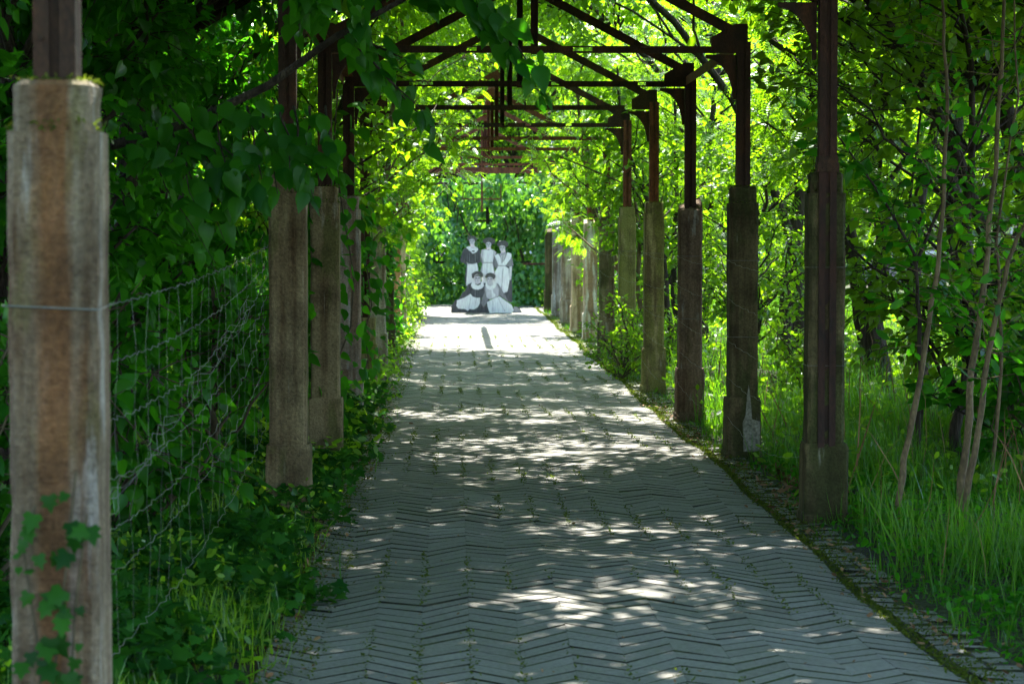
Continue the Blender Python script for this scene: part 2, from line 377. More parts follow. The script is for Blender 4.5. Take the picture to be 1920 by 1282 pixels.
# path: mossy bed and chevron pavers
def und(x, y): return .016*sin(x*2.1+y*.6) + .013*sin(y*1.35-x*1.7) + .007*sin(y*3.1+x*4)
b = MB(); k0 = 0
for j in range(0, 172):
    y0 = 3 + j*.33
    for i in range(16):
        x0 = -.86 + i*.19; 
        b.add([(x0,y0,und(x0,y0)-.012),(x0+.19,y0,und(x0+.19,y0)-.012),(x0+.19,y0+.33,und(x0+.19,y0+.33)-.012),(x0,y0+.33,und(x0,y0+.33)-.012)],[(0,1,2,3)])
bed = b.build('path_bed', M['bed']); tag(bed, kind='structure')
pv = []; pf = []; pt = []; pm_ = []
def paver(poly, tintv, dz, tx, ty):
    cx = sum(p[0] for p in poly)/len(poly); cy_ = sum(p[1] for p in poly)/len(poly); bz = und(cx, cy_) + dz
    bz = dz; n = len(poly); b0 = len(pv); cz = rnd.choice((.002,.0035,.005,.008))
    for ins, zz in ((1, 0), (0, -cz), (0, -.035)):
        for i_, (x, y) in enumerate(poly):
            x2 = x
            y2 = y + ((cz*1.3 if i_ < 2 else -.004)*ins)
            pv.append((x2, y2, und(x2, y2) + bz + zz + (x-cx)*tx + (y-cy_)*ty)); pt.append(tintv)
    pf.append(tuple(b0+i for i in range(n))); pm_.append(0)
    for r_ in range(2):
        for i in range(n): pm_.append(0 if (i % 2 and r_ == 0) else 1); pf.append((b0+r_*n+i, b0+(r_+1)*n+i, b0+(r_+1)*n+(i+1)%n, b0+r_*n+(i+1)%n))
rowgap = [(.016 if rnd.random() < .12 else 0) for _ in range(400)]
CW = .20; slope = .95; SP = .148
for c in range(13):
    x0 = -.74 + c*CW; sgn = 1 if c % 2 else -1
    off = rnd.uniform(-.012, .012)
    for j in range(int(54.5/SP)):
        y0 = 4 + j*SP + off + .006*sin(j*.7+c)
        gap = .012 + (.016*rnd.random() if rnd.random() < .2 else 0) + rowgap[j]
        g2 = .0003
        xa, xb = x0+g2, x0+CW-g2
        ya, yb = y0 + (sgn*slope*g2 if sgn > 0 else CW*slope - slope*g2), y0 + (sgn*slope*(CW-g2) if sgn > 0 else slope*g2)
        jx = 0; jy = rnd.uniform(-.006,.006)
        h = SP - gap
        paver([(xa+jx,ya+jy),(xb+jx,yb+jy),(xb+jx,yb+jy+h),(xa+jx,ya+jy+h)], min(1,max(0,rnd.gauss(.5,.18))), rnd.gauss(0,.0006), 0, rnd.gauss(.004,.008))
# border course along the right edge beyond the mossy gutter
for j in range(int(54/.108)):
    y0 = 4 + j*.108; xo = 1.925 + .02*sin(j*.05)
    for q in range(2):
        if rnd.random() < (.10, .32)[q] + .12*sin(j*.09+q): continue
        xa = xo + q*.105; e = rnd.uniform(-.006, .006)
        paver([(xa,y0+e),(xa+.099,y0-e),(xa+.099,y0+.098-e),(xa,y0+.098+e)], min(1,max(0,rnd.gauss(.35,.25))), rnd.gauss(-.006,.004), rnd.gauss(0,.03), rnd.gauss(0,.03))
me = bpy.data.meshes.new('path'); me.from_pydata(pv, [], pf); me.materials.append(M['paver']); me.materials.append(M['bed']); me.polygons.foreach_set('material_index', pm_)
a = me.attributes.new('tint', 'FLOAT', 'POINT'); a.data.foreach_set('value', pt); me.update()
tag(link_mesh('path', me), kind='structure')

# ================================================================== PERGOLA
XL, XR, XC = -.945, 2.12, .5875
D = {1: 13.6, 2: 17.53, 3: 21.47, 4: 25.4, 5: 29.35, 6: 33.3, 7: 37.3, 8: 41.25, 9: 45.2, 10: 49.25, 11: 53.3}
def octo(w_, c, z, rr=0, dep=None):
    d_ = dep or w_
    p = [(-w_+c,-d_),(w_-c,-d_),(w_,-d_+c),(w_,d_-c),(w_-c,d_),(-w_+c,d_),(-w_,d_-c),(-w_,-d_+c)]
    o = []
    for x, y in p:
        k_ = 1 - (rnd.uniform(.02,.06) if rnd.random() < .07 else 0)
        o.append((x*k_+rnd.gauss(0,rr), y*k_+rnd.gauss(0,rr), z))
    return o
def make_pillar(name, X, Y, label, cm, group, top='whole', post='post', post_top=3.0, ph=2.0, redpost=False, extra=None):
    t = empty(name, (X, Y+.11, 0), R(rnd.uniform(-.8,.8)), label, 'pillar', group)
    cmat = conc[cm]; h = ph
    b = MB(); b.loft([octo(.138,.012,-.12,.001), octo(.138,.012,.05,.002), octo(.13,.012,.062,.002)]); b.build('footing', cmat, t)
    b = MB(); zz = [.06,.12,.2,.28,.36,.43,.455]; b.loft([octo(.125-(.006 if z>.44 else 0),.012,z,.0016) for z in zz]); 
    if top != 'stub': b.build('plinth', cmat, t)
    b = MB()
    if top == 'stub':
        b.build  # stub: short broken block only
        bb = MB(); bb.loft([octo(.125,.012,z,.002) for z in (.06,.2,.4,.5)]); bb.build('plinth', cmat, t)
        zt = .78; rings = [octo(.108,.016,z,.002) for z in (.5,.6,.7,zt)]
        b.loft(rings); b.build('shaft', cmat, t)
    else:
        rings = []; z = .455; end = h-.12
        while z < end: rings.append(octo(.105,.017,z,.0013)); z += .09
        rings.append(octo(.105,.017,end,.0013))
        if top == 'broken':
            last = octo(.104,.014,h-.13,.002); dz = [0,.0,.03,.11,.12,.05,.0,-.01]; last = [(x,y,h-.1+d_) for (x,y,_),d_ in zip(last,dz)]
            rings.append(last)
            b.loft(rings); b.build('shaft', cmat, t)
        else:
            b.loft(rings); b.build('shaft', cmat, t)
            nk = MB(); rr = [octo(.092,.014,end-.001,.002), octo(.093,.015,end+.06,.003), octo(.091,.016,h-.012,.004), octo(.082,.02,h,.005)]
            nk.loft(rr); nk.build('neck', cmat, t)
    if post:
        p = MB(); zb = {'stub': .76}.get(top, h-.14 if top == 'broken' else h-.02); pm = M['red_steel'] if redpost else M['steel']
        w_ = .05; ztop = post_top
        yf = 0
        if extra == 'exposed': zb = .05; yf = -.075
        # two channels back to back with a dark slot between
        for sx in (-1, 1):
            p.box(sx*w_ - (.007 if sx>0 else 0), sx*w_ + (0 if sx>0 else .007), yf-.045, yf+.045, zb, ztop)
            x_a, x_b = (sx*.012, sx*.043) if sx > 0 else (-.043, -.012)
            p.box(x_a, x_b, yf-.045, yf-.037, zb, ztop); p.box(x_a, x_b, yf+.037, yf+.045, zb, ztop)
        p.box(-.044,.044,yf-.006,yf+.006,zb,ztop)
        p.box(-.013,.013,yf-.030,yf-.024,zb,ztop)
        po = p.build('steel_post', pm, t)
        if redpost == False and extra == 'exposed': po.data.materials[0] = M['dull_red_steel']
        rv = MB()
        for z in np.arange(max(zb,2.1), ztop-.05, .22): 
            rv.tube([(-.03,yf-.053,z),(-.03,yf-.044,z)], .007, 6); rv.tube([(.03,yf-.053,z+.1),(.03,yf-.044,z+.1)], .007, 6)
        if ztop > 2.3: rv.build('rivets', pm, po)
        if extra == 'exposed':
            cl = MB(); cl.box(-.062,.062,yf-.056,yf+.056,2.0,2.05); cl.box(-.056,.056,yf-.05,yf+.05,2.05,2.09); cl.build('collar', pm, t)
    if extra == 'plaster':
        q = MB(); q.add([(-.0,-.128,.02),(.115,-.128,.02),(.12,-.128,.28),(.06,-.130,.30),(.05,-.128,.42),(.035,-.127,.55),(.022,-.127,.46),(.012,-.13,.33),(-.01,-.130,.27)],[tuple(range(9))])
        q.v = [(x,y,z) for x,y,z in q.v]; n0=len(q.v); q.v += [(x,y+.02,z) for x,y,z in q.v[:n0]]; 
        for i in range(n0): q.f.append((i,n0+i,n0+(i+1)%n0,(i+1)%n0)); q.m.append(0)
        q.build('plaster_patch', M['plaster'], t)
    if name == 'concrete_pillar' and top == 'whole':
        q = 260; a_ = rng.uniform(-.095,.095,(q,2)); e_ = np.max(np.abs(a_),1); mz = np.where(rng.random(q) < .6, h+.004, h-.125+.03*rng.random(q))
        ring = nrm(np.concatenate([a_, np.zeros((q,1))],1))[:, :2]
        xy = np.where((mz > h)[:, None], a_, np.sign(a_)*np.where(np.abs(a_) == e_[:, None], .100, np.abs(a_)))
        P_ = np.stack([xy[:,0], xy[:,1], mz],1); Tm, Nm = leaf_dirs(q, None, .8, .8, -.3)
        link_mesh('moss', leaf_mesh('moss', P_, Tm, Nm, rng.uniform(.008,.019,q), 'oval', M['moss']), t)
    cr = rnd.random()
    for ch in t.children: ch.color = (cr, cr, cr, 1)
    return t

Rlab = {
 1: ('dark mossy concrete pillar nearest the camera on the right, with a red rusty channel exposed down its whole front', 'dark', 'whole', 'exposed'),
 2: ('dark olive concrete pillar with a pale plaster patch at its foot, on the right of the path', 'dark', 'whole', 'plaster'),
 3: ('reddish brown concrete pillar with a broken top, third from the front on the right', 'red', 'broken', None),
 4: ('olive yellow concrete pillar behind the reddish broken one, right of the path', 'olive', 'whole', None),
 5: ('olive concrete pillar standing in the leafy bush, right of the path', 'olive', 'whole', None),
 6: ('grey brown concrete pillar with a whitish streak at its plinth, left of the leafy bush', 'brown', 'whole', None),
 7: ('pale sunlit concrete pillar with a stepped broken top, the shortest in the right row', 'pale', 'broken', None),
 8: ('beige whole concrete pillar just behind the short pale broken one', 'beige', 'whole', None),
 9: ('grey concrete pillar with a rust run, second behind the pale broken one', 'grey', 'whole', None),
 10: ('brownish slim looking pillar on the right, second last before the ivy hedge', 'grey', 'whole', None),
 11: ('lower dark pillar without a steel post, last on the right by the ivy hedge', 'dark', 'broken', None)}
GP = 'concrete pillars of the pergola along the right of the path'
for k in range(1, 12):
    lb, cm, tp_, ex = Rlab[k]
    make_pillar('concrete_pillar', XR, D[k], lb, cm, GP, tp_, post=(k != 11), redpost=(k >= 4), extra=ex, post_top=(2.6 if k == 10 else 3.06), ph=(1.95 if k==7 else 1.85 if k == 11 else 1.97 if k == 3 else 2.0))
Llab = {
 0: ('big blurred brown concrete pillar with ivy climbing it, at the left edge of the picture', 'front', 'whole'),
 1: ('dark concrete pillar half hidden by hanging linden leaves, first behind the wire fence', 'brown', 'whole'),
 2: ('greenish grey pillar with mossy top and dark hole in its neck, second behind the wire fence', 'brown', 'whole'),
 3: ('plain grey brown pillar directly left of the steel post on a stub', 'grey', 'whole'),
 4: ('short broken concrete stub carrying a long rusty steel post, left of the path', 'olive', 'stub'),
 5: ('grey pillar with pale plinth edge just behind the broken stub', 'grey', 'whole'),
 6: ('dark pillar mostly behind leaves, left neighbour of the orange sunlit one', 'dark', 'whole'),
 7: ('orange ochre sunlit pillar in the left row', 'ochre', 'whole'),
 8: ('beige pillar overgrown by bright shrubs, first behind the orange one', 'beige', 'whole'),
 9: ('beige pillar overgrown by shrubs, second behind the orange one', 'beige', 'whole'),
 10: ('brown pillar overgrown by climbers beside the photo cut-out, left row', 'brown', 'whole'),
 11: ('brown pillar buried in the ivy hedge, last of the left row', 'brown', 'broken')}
GL = 'concrete pillars of the pergola along the left of the path'
DL = dict(D); DL[0] = 5.66
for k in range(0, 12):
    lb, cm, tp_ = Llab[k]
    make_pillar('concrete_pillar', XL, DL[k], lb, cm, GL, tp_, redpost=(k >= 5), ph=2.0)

def make_truss(k, label, has=('left','right'), purl=(), ridge=False, tie_h=.052):
    Y = D[k]+.11; t = empty('roof_truss', (XC, Y, 3.0), 0, label, 'roof truss', 'steel roof trusses of the pergola')
    ms = M['steel'] if k < 6 else M['red_steel']
    hw = (XR-XL)/2
    a = MB(); x0, x1 = -hw-.02, hw+.02
    if k == 4: x0, x1 = -1.0, 1.22
    # angle iron with ragged rust holes: built of short segments
    seg = 44
    for i in range(seg):
        xa = x0+(x1-x0)*i/seg; xb = x0+(x1-x0)*(i+1)/seg
        a.box(xa, xb, -.03, .03, tie_h/2-.006, tie_h/2)
        if not (k in (2,3,5) and rnd.random() < .16): a.box(xa, xb, -.0302, -.024, -tie_h/2, tie_h/2-.006)
        else: a.box(xa, xb, -.0302, -.024, -tie_h/2, -tie_h/2+.015)
    a.build('tie_beam', ms, t)
    for sx, nm in ((-1,'left'),(1,'right')):
        if nm not in has: continue
        r_ = MB()
        A = (sx*(hw-.03), 0, .14); B = (sx*.02, 0, .92)
        r_.bar(A, B, .055, .012, up=(0,0,1)); 
        r_.bar((A[0],-.026,A[2]-.03), (B[0],-.026,B[2]-.03), .006, .075, up=(0,0,1))
        r_.build('rafter', ms, t)
        gq = MB(); e = sx*(hw+.03)
        poly = [(e, -.02),(e,.19),(sx*(hw-.06),.19),(sx*(hw-.24),.09),(sx*(hw-.24),-.02)]
        gq.plate(poly, -.036, -.0305)
        cv = [(sx*(hw-.06), -.03)] + [(sx*(hw-.30+.24*sin(a_)), -.03-.30*(1-cos(a_))) for a_ in np.linspace(.0, pi/2, 8)]
        cv = [(sx*(hw-.055), -.035), (sx*(hw-.055), -.36)] + [(sx*(hw-.075-.20*(1-cos(a_))), -.36+.30*sin(a_)) for a_ in np.linspace(0, pi/2, 8)] + [(sx*(hw-.275), -.035)]
        gq.plate(cv, -.02, .02)
        gq.box(min(e,sx*(hw-.06)), max(e,sx*(hw-.06)), -.03, .05, .05, .18)
        gq.build('gusset', ms, t)
    kp = MB(); zt = .94
    kp.box(-.027,.027,.028,.034,-.03,zt); kp.box(-.027,-.021,-.02,.028,-.03,zt); kp.box(.021,.027,-.02,.028,-.03,zt)
    kp.build('king_post', ms, t)
    pl = MB(); pl.plate([(-.07,.85),(-.07,.885),(0,.94),(.07,.885),(.07,.85),(.03,.81),(-.03,.81)], -.036, -.0302); pl.build('apex_plate', ms, t)
    for sx in purl:
        q = MB(); q.box(sx*hw-.045, sx*hw+.045, .05, 3.93-.04, .06, .066); q.box(sx*hw-.045, sx*hw-.039, .05, 3.93-.04, -.01, .06); q.build('eave_purlin', M['red_steel'], t)
    if ridge:
        q = MB(); q.box(-.06,.06,.0,3.95*2+.06,.96,.968); q.box(-.06,-.054,.0,3.95*2+.06,.93,.96); q.build('ridge_beam', ms, t)
    return t
tl = {1: 'dark truss just above the top edge, over the first pair of pillars behind the fence',
 2: 'black truss with the longest tie beam in view, over the pillar with the plaster patch',
 3: 'black truss with rust-holed tie beam, second tie beam down in the picture',
 4: 'truss with a short tie beam ending in leaves, third tie beam down',
 5: 'truss partly in leaves, fourth tie beam down, king post left of centre',
 6: 'rust brown truss, fifth tie beam down in the picture',
 7: 'rust brown truss, sixth tie beam down in the picture',
 8: 'rust brown truss, seventh tie beam down, carrying the ridge beam',
 9: 'thin rust brown truss, the one just before the lowest thick beam',
 10: 'red brown truss with the thick lowest tie beam, nearest the women cut-out'}
for k in range(1, 11):
    make_truss(k, tl[k], has={5: ('right',), 6: ('left',), 7: ('left','right'), 8: ('right',), 9: ('left',)}.get(k, ('left','right')), purl={1: (-1,), 2: (-1,1)}.get(k, ()), ridge=(k == 7), tie_h=(.13 if k == 10 else .052))

# ================================================================== WIRE FENCES
def wavy(a, b, n, sag, amp, per, seed, lift=0):
    r = random.Random(seed); pts = []
    a = Vector(a); b = Vector(b)
    for i in range(n+1):
        t = i/n; p = a.lerp(b, t); p.z -= sag*4*t*(1-t); p.z += amp*(1 if i % per < per/2 else -1)*r.uniform(.5,1); p.x += r.uniform(-.01,.01)
        pts.append(p)
    return pts
fl = empty('wire_fence', (-1.08, 5.8, 0), 0, 'slack torn wire mesh fence behind the blurred front pillar on the left', 'wire fence')
hz = [(1.42,1.58,.05),(1.28,1.48,.12),(1.14,1.40,.2),(.98,1.30,.26),(.85,1.18,.30),(.66,.95,.22),(.42,.6,.2)]
lines = []
for i, (za, zb, sg) in enumerate(hz):
    pts = wavy((0,0,za),(0.03,7.7,zb), 90, sg, .006, 2, i); lines.append(pts)
    b = MB(); b.tube(pts, .0016-.0001*i, 4); b.build('horizontal_wire', M['wire'], fl)
b = MB()
for j in range(2, 90, 4):
    pp = [lines[i][j] + Vector((rnd.uniform(-.012,.012), rnd.uniform(-.02,.02), 0)) for i in range(len(lines))]
    b.tube(pp, .0004, 3)
b.build('wire_mesh', M['wire'], fl)
b = MB()
for q in range(3):
    pts = [Vector((.03+.03*sin(i*.9+q), 1.1+i*.17, .78+i*.012+.022*sin(i*1.7+q*2)+.00012*i*i)) for i in range(34)]
    b.tube(pts, .0011, 4)
b.build('rolled_wire', M['wire'], fl)
fr = empty('wire_fence', (XR, 13.6, 0), 0, 'thin slack wires strung along the right row of pillars', 'wire fence')
for i, z in enumerate((.34, .62, .9, 1.18, 1.46)):
    b = MB()
    for k in range(1, 10):
        b.tube(wavy((-.118, D[k]-13.6+.2, z+rnd.uniform(-.03,.03)), (-.118, D[k+1]-13.6-.0, z+rnd.uniform(-.03,.03)), 20, .05 if i else .1, .004, 2, k*9+i), .0009, 3)
        if i in (2,4): 
            y = D[k]-13.6+.11; w_ = .109
            b.tube([(-w_,y-w_,z),(w_,y-w_,z),(w_,y+w_,z),(-w_,y+w_,z),(-w_,y-w_,z)], .0016, 4)
    b.build('horizontal_wire', M['wire'], fr)
b = MB()
for q in range(4):
    b.tube([(-.10+.04*sin(i*1.3+q*1.7), D[6]-13.6+.3+.12*cos(i*.9+q), .6+i*.045) for i in range(22)], .0022, 4)
b.build('wire_tangle', M['wire'], fr)
b = MB(); b.tube([(XL-.115,5.66-.01,1.47),(XL+.112,5.66-.01,1.46),(XL+.112,5.9,1.47)], .0022, 4)
tag(b.build('wire_tie', M['wire']), 'thin wire tied round the big blurred front pillar', 'wire')

# ================================================================== PHOTO CUT-OUT
def mat_print(name, v, tintc=(1.04,.95,1.04), rough=.55, streak=.25, sc=(28,1,4)):
    m, n, out = newmat(name); L = n.links.new
    tc = N(n, 'ShaderNodeTexCoord'); mp = N(n, 'ShaderNodeMapping'); mp.inputs['Scale'].default_value = sc; L(tc.outputs['Object'], mp.inputs[0])
    x = N(n, 'ShaderNodeTexNoise', i_Scale=1.5, i_Detail=4); L(mp.outputs[0], x.inputs[0])
    a, bb = v*(1-streak), v*(1+streak*.6)
    c = ramp(n, [(.35, tuple(a*t for t in tintc)), (.65, tuple(min(.85, bb*t) for t in tintc))], x.outputs[0])
    p = N(n, 'ShaderNodeBsdfPrincipled', i_Roughness=rough); L(c.outputs[0], p.inputs['Base Color']); L(p.outputs[0], out.inputs[0]); return m

PR = [mat_print('print_black', .025), mat_print('print_dark_dress', .075, (1,.95,1.1), streak=.5), mat_print('print_mid', .22), mat_print('print_light_grey', .52),
      mat_print('print_skin', .60, streak=.1, sc=(8,1,8)), mat_print('print_white', .84, streak=.2), mat_print('print_hair', .085, (1.05,.95,.98), streak=.5, sc=(40,1,40)), mat_print('print_shadow', .30, streak=.15)]
BLK, DRS, MID, LGT, SKN, WHT, HAI, SHD = range(8)
CU, CS = 620, 1/588.0
def uv(p): return ((p[0]-CU)*CS, (1124-p[1])*CS)
def ell(cx, cy_, rx, ry, n=14, rag=0, seed=0):
    r = random.Random(seed); return [(cx+rx*cos(2*pi*i/n)*(1+r.uniform(-rag,rag)), cy_+ry*sin(2*pi*i/n)*(1+r.uniform(-rag,rag))) for i in range(n)]
def figure(layers, name, parent, y0=0, lab=None):
    b = MB()
    for i, (mi, poly) in enumerate(layers):
        pts = [uv(p) for p in poly]
        ar = sum(pts[k][0]*pts[(k+1)%len(pts)][1]-pts[(k+1)%len(pts)][0]*pts[k][1] for k in range(len(pts)))
        if ar > 0: pts = pts[::-1]
        ya = y0 - .0015*i
        b.plate(pts[::-1], ya-.0014, ya + (.010 if i == 0 else .0), mi)
    o = b.build(name, PR, parent)
    if lab: o['label'] = lab
    return o
def head(cx, cy_, s, hair=None, tilt=0, hs=1.0):
    """head layers: hair mass, face, brow, eyes, nose, mouth in crop units; s = face half width"""
    L = []
    hr = hair or ell(cx+tilt, cy_-s*.55, s*1.55*hs, s*1.25*hs, 16, .06, int(cx))
    L.append((HAI, hr))
    L.append((SKN, ell(cx, cy_, s*.95, s*1.3, 16)))
    L.append((SHD, [(cx-s*.95, cy_-s*.1),(cx-s*.72, cy_-s*.4),(cx-s*.70, cy_+s*.6),(cx-s*.5, cy_+s*1.1),(cx-s*.8,cy_+s*.7)]))
    L.append((HAI, [(cx-s*.98,cy_-s*.35),(cx-s*.7,cy_-s*1.0),(cx,cy_-s*1.28),(cx+s*.7,cy_-s*1.0),(cx+s*.98,cy_-s*.35),(cx+s*.6,cy_-s*.72),(cx,cy_-s*.86),(cx-s*.6,cy_-s*.72)]))
    for sx in (-1, 1):
        L.append((SHD, [(cx+sx*s*.18,cy_-s*.32),(cx+sx*s*.62,cy_-s*.38),(cx+sx*s*.66,cy_-s*.05),(cx+sx*s*.2,cy_-s*.02)]))
        L.append((BLK, ell(cx+sx*s*.40, cy_-s*.12, s*.17, s*.09, 8)))
        L.append((HAI, [(cx+sx*s*.15,cy_-s*.34),(cx+sx*s*.45,cy_-s*.45),(cx+sx*s*.68,cy_-s*.32),(cx+sx*s*.45,cy_-s*.36)]))
    L.append((SHD, [(cx-s*.02,cy_-s*.1),(cx+s*.17,cy_+s*.33),(cx-s*.14,cy_+s*.36)]))
    L.append((MID, [(cx-s*.3,cy_+s*.66),(cx-s*.08,cy_+s*.6),(cx+s*.08,cy_+s*.6),(cx+s*.3,cy_+s*.66),(cx,cy_+s*.78)]))
    return L
ct = empty('photo_cutout', ((913-852)/87.1, 51.7, .0), 0, 'flat black and white photo cut-out of five women, at the path end', 'photo cut-out')
# standing left
figure([(SKN, [(412,255),(462,255),(465,300),(440,330),(410,300)]),
 (DRS, [(395,285),(345,300),(318,320),(300,380),(280,445),(285,475),(345,505),(368,520),(352,580),(342,660),(340,730),(356,770),(430,800),(505,760),(512,590),(505,500),(535,480),(545,420),(532,330),(515,300),(465,283),(440,330)]),
 (BLK, [(340,420),(352,440),(372,500),(356,500)]),(BLK,[(500,470),(508,500),(512,590),(506,590)]),
 (WHT, [(372,510),(430,505),(495,490),(508,560),(510,620),(520,800),(356,775),(366,640)]),
 (LGT, [(360,475),(375,492),(420,503),(470,500),(490,488),(488,497),(440,512),(370,505)]),
 (WHT, [(378,283),(358,296),(385,325),(415,345),(440,372),(470,362),(490,350),(510,318),(500,300),(466,278),(455,305),(430,310),(405,280)]),
 (BLK, ell(448,342,22,9,8)), (MID,[(400,360),(404,360),(402,480),(398,480)]), (MID,[(470,380),(474,380),(476,480),(471,480)])] + head(432,217,37,ell(433,190,62,45,18,.07,3)), 'printed_woman', ct, -.000, 'woman standing at left in a dark blouse, white lace collar and apron')
# standing middle
figure([(SKN, [(620,290),(668,290),(670,325),(615,325)]),
 (MID, [(548,330),(535,420),(545,480),(560,500),(540,590),(560,640),(600,700),(720,700),(716,520),(735,480),(745,400),(735,345),(690,320),(610,318)]),
 (LGT, [(552,326),(600,312),(612,318),(640,330),(665,318),(690,318),(738,352),(722,395),(705,440),(690,480),(712,600),(720,640),(725,760),(560,760),(540,590),(568,485),(560,440),(545,390)]),
 (WHT, [(600,316),(640,330),(680,316),(700,345),(695,480),(580,480),(575,345)]),
 (WHT, [(575,492),(690,492),(705,600),(715,740),(560,740),(550,600)]),
 (SHD, [(570,480),(690,480),(690,488),(570,488)]), (SHD,[(560,500),(568,500),(560,600),(552,600)]),(SHD,[(620,500),(624,500),(620,620),(616,620)])] + head(640,257,37,ell(647,215,78,46,20,.08,5)), 'printed_woman', ct, -.016, 'woman standing in the middle in a white high-necked apron')
# standing right
figure([(SKN, [(800,330),(852,325),(860,370),(800,375)]),
 (DRS, [(745,380),(715,400),(705,470),(720,540),(730,560),(760,560),(770,900),(800,920),(870,960),(905,985),(942,985),(940,850),(935,700),(925,560),(958,525),(940,420),(920,372),(860,358),(800,365)]),
 (MID, [(790,370),(860,360),(930,380),(958,520),(900,535),(870,530),(850,500),(790,480),(735,560),(712,500),(715,410),(745,380)]),
 (SKN, [(905,535),(938,530),(932,640),(925,700),(900,712),(892,680),(900,640)]),
 (WHT, [(880,355),(922,368),(932,395),(918,440),(880,490),(850,530),(895,560),(900,650),(905,720),(893,790),(880,850),(838,870),(800,900),(725,860),(716,700),(722,600),(745,560),(765,520),(740,450),(718,398),(760,370),(790,420),(808,497),(850,440),(862,400)]),
 (LGT, [(782,372),(862,362),(850,420),(812,492),(795,440)]),
 (SHD, [(792,380),(850,372),(846,384),(796,392)]), (SHD,[(762,520),(850,520),(850,530),(762,530)]), (MID,[(815,400),(822,400),(816,470),(810,470)]),(SHD,[(820,560),(826,560),(810,820),(802,820)])] + head(814,300,38,ell(820,255,72,50,20,.08,9),tilt=4), 'printed_woman', ct, -.032, 'woman standing at right in a white apron with broad shoulder straps')
# seated left
figure([(SKN, [(470,720),(540,720),(545,800),(470,810)]),
 (DRS, [(430,735),(380,760),(350,830),(300,880),(265,945),(215,960),(170,1040),(165,1120),(540,1122),(560,1040),(548,940),(590,900),(608,800),(600,745),(560,730),(500,760)]),
 (WHT, [(412,880),(440,915),(490,930),(533,928),(530,1000),(500,1050),(450,1080),(400,1070),(380,1095),(340,1072),(260,1068),(232,1030),(243,960),(330,930)]),
 (LGT, [(415,905),(420,905),(395,1060),(388,1060)]),(LGT,[(480,935),(486,935),(470,1050),(464,1050)]),
 (WHT, [(430,735),(418,770),(432,805),(470,825),(510,828),(555,812),(582,780),(575,735),(550,725),(540,760),(505,775),(475,760),(462,730)]),
 (BLK, [(415,800),(424,810),(412,880),(404,880)]), (MID,[(470,830),(476,830),(474,915),(468,915)])] + head(503,690,42,[(425,625),(440,618),(470,598),(510,592),(550,600),(573,630),(570,665),(548,670),(530,640),(490,630),(465,650),(455,682),(432,680)]), 'printed_woman', ct, -.048, 'woman seated on the ground at left in a dark blouse with round lace collar')
# seated right
figure([(SKN, [(625,740),(690,740),(695,800),(620,800)]),
 (DRS, [(620,1124),(600,1010),(625,960),(930,1010),(960,1060),(1000,1040),(1040,1070),(1062,1108),(1060,1120)]),
 (SHD, [(960,1040),(1000,1045),(1035,1075),(1060,1108),(1000,1118),(950,1115)]),
 (MID, [(610,740),(580,790),(590,860),(560,930),(548,1000),(575,1050),(620,990),(640,948),(740,925),(790,900),(850,950),(890,990),(880,950),(840,880),(790,790),(760,750),(690,735)]),
 (LGT, [(612,745),(600,800),(606,870),(618,925),(655,948),(720,935),(765,905),(770,820),(745,745),(690,735)]),
 (WHT, [(660,960),(740,925),(780,912),(850,965),(930,1020),(960,1085),(940,1122),(655,1122),(630,1050),(620,985)]),
 (LGT, [(760,935),(768,935),(850,1100),(840,1100)]),(LGT,[(690,960),(696,960),(700,1100),(692,1100)]),
 (WHT, [(608,735),(600,775),(625,815),(655,830),(690,825),(725,800),(738,760),(728,720),(700,715),(700,770),(665,785),(628,770),(622,730)]),
 (WHT, [(672,810),(690,810),(700,860),(728,890),(725,912),(690,932),(682,880)])] + head(656,700,41,ell(665,658,66,44,20,.07,21)), 'printed_woman', ct, -.064, 'woman seated on the ground at right leaning on her arm, with white neck frill')
b = MB(); b.box(-.45,.45,-.0,.04,-.02,.06); b.box(-.30,-.26,.013,.045,.0,1.2); b.box(.20,.24,.013,.045,0,1.2); 
b.bar((-.28,.04,1.1),(-.28,.6,.02),.03,.03); b.bar((.22,.04,1.1),(.22,.6,.02),.03,.03); b.build('support_strut', M['bark'], ct)
b = MB(); b.box(-.12,.02,-.03,.012,.0,.16); b.build('backing_board', PR[DRS], ct)

# ================================================================== FAR BUILDING
bw = mat_noise('weathered_brick_wall', [(.3,(.15,.12,.11)),(.6,(.24,.19,.18)),(.85,(.33,.29,.28))], 3, .9, .3, .01, fine=25)
bt = empty('brick_building', (6, 92, 0), 0, 'weathered brick building glimpsed through the trees behind the pergola', 'building')
b = MB()
for i in range(9):
    x0 = -18+i*4; b.box(x0,x0+1.4,0,.4,0,9.5)
    b.box(x0+1.4,x0+4,0,.4,0,1.0); b.box(x0+1.4,x0+4,0,.4,3.2,5.2); b.box(x0+1.4,x0+4,0,.4,7.4,9.5)
b.box(18,19.4,0,.4,0,9.5); b.box(-18,-17.6,.4,12,0,9.5); b.box(19,19.4,.4,12,0,9.5); b.build('wall', bw, bt)
b = MB(); b.add([(-18.5,-.5,9.5),(19.9,-.5,9.5),(19.9,6,13),(-18.5,6,13),(-18.5,12.5,9.5),(19.9,12.5,9.5)],[(0,1,2,3),(3,2,5,4),(0,3,4),(1,5,2),(0,4,5,1)])
b.build('roof', mat_noise('grey_slate', [(.3,(.10,.10,.11)),(.7,(.2,.2,.22))], 5, .6, .3, .01), bt)
glm = mat_noise('window_glass', [(.3,(.02,.025,.03)),(.7,(.05,.06,.07))], 1, .08, 0, .01, spec=.6)
fm = mat_noise('white_frame', [(.3,(.5,.5,.48)),(.7,(.6,.6,.58))], 4, .6, .1, .002)
b = MB(); b.box(1.5,3.9,.22,.24,.1,2.1); wg = b.build('pane', glm); 
